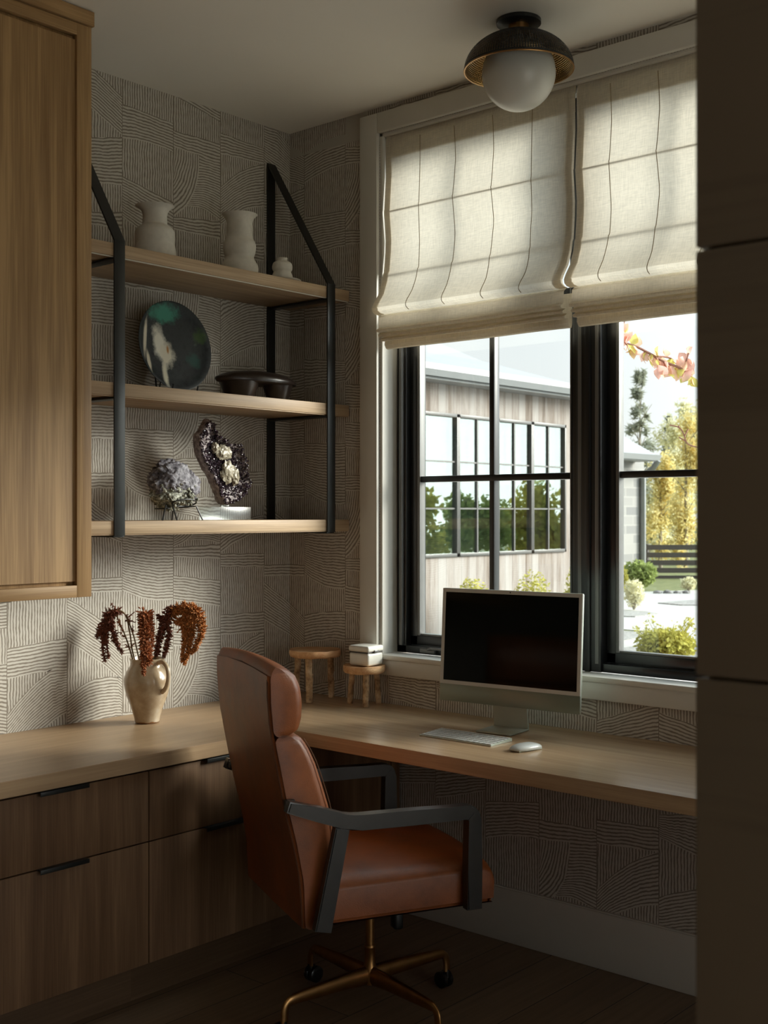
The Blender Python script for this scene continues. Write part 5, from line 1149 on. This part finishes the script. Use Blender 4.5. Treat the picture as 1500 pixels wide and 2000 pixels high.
tree(1350, 56, 6.6, .2, 90, L_pale, 'tallest pale yellow tree at the far right behind the aspens', 'pale_tree', 3600, .11, 36, blobs=26)
# trees and hedge seen in the neighbouring windows' reflection (they stand opposite that wall)
for i, (x, y, h, w_, mt) in enumerate(((18.6, -5.0, 2.6, 1.15, L_gold), (21.3, -5.4, 3.0, 1.25, L_yg), (24.0, -5.0, 2.3, 1.15, L_green), (26.9, -5.3, 2.9, 1.3, L_yg), (29.9, -5.0, 2.7, 1.3, L_yg), (33.0, -5.4, 3.0, 1.35, L_green))):
    rng = random.Random(50+i); r = empty('hedge_tree', (x, y, GZ), 0, ('bushy yellow green tree reflected in the neighbouring window', 'bushy green tree reflected in the neighbouring window', 'wide yellow green tree reflected in the right neighbouring pane', 'golden tree reflected in the right neighbouring pane', 'golden tree reflected in the left neighbouring pane', 'tall green tree reflected furthest off in the neighbouring window')[i], 'tree', 'trees reflected in the neighbouring window')
    bm = B()
    for k in range(9): leaves(bm, (rng.uniform(-w_, w_)*.6, rng.uniform(-w_, w_)*.6, rng.uniform(.3, .85)*h), (w_*.5, w_*.5, h*.22), 260, .12, rng, .2)
    ob('crown', bm, mt, r, smooth=0); ob('trunk', tube(B(), [(0, 0, 0), (0, 0, h*.7)], [.1, .05], 8), M_trunk, r)
# reddish dogwood close to the window, its trunk out of sight to the right
dw = empty('dogwood_tree', (*at(1420, 1000, 5.4).xy, GZ), 0, 'pink and yellow leaved branch reaching in at the top of the right window', 'tree')
bm = B(); tb = at(1420, 1000, 5.4)
tube(bm, smoothpath([(tb.x, tb.y, GZ), (tb.x+.03, tb.y, 1.2), at(1400, 800, 5.4), at(1375, 700, 5.4)], 5), [.05]*6+[.045]*5+[.03]*5, 8); ob('trunk', bm, M_trunk, dw, True)
M_twig = plain('red_twig', (.28, .13, .09), .7)
tw = B()
br1 = [at(1400, 790, 5.4), at(1352, 742, 5.35), at(1330, 720, 5.3), at(1296, 706, 5.3), at(1268, 690, 5.3), at(1240, 676, 5.3), at(1212, 668, 5.3), at(1195, 655, 5.3)]
br2 = [at(1330, 720, 5.3), at(1310, 700, 5.35), at(1285, 696, 5.3)]; br3 = [at(1352, 742, 5.35), at(1340, 712, 5.3), at(1345, 690, 5.3)]; br4 = [at(1215, 668, 5.3), at(1216, 640, 5.3), at(1222, 622, 5.3)]
for q, r_ in ((br1, .0055), (br2, .004), (br3, .004), (br4, .003)): tube(tw, smoothpath(q, 4), r_, 6)
for q in ([at(1400, 880, 5.2), at(1352, 871, 5.2), at(1340, 862, 5.2), at(1337, 852, 5.2), at(1328, 836, 5.2), at(1308, 830, 5.2)], [at(1340, 862, 5.2), at(1326, 854, 5.2)], [at(1337, 852, 5.2), at(1344, 838, 5.2)], [at(1328, 838, 5.2), at(1325, 831, 5.2)]): tube(tw, smoothpath(q, 4), .003, 5)
ob('branch', tw, M_twig, dw, True)
rng = random.Random(8); LM = [L_pink, leafmat('leaf_peach', (.80, .58, .42), .2, .5), leafmat('leaf_lime', (.70, .66, .22), .2, .5), leafmat('leaf_blush', (.82, .58, .50), .2, .5)]
spots = []
for q, n_ in ((br1[2:], 48), (br2, 12), (br3, 18), (br4, 20)):
    P = smoothpath(q, 6)
    for i in range(n_): spots.append(P[int(rng.random()*(len(P)-1))])
spots += [at(1290, 715, 5.2), at(1296, 722, 5.2), at(1305, 730, 5.2)]
for i, q in enumerate(spots):
    L = rng.uniform(.040, .066); d = Vector((rng.uniform(-.5, .5), rng.uniform(-.5, .5), rng.choice((-1, -1, -.6, .5)))).normalized(); sd = d.cross(Vector((rng.gauss(0, 1), rng.gauss(0, 1), 0))).normalized(); nn = d.cross(sd)
    bm = B(); mid, le, ri = [], [], []
    for t, w_ in ((0, 0), (.15, .45), (.4, .9), (.65, .75), (.85, .35), (1, 0)):
        c_ = q+d*L*t+nn*L*.12*math.sin(PI*t); mid.append(bm.verts.new(c_))
        le.append(bm.verts.new(c_+sd*L*.42*w_+nn*L*.10*w_)); ri.append(bm.verts.new(c_-sd*L*.42*w_+nn*L*.10*w_))
    for k in range(5):
        for a, b in ((le, mid), (mid, ri)):
            f = [a[k], b[k], b[k+1], a[k+1]]; bm.faces.new(f)
    bmesh.ops.remove_doubles(bm, verts=bm.verts, dist=1e-5)
    ob('leaf', bm, LM[rng.randrange(4)], dw, True)
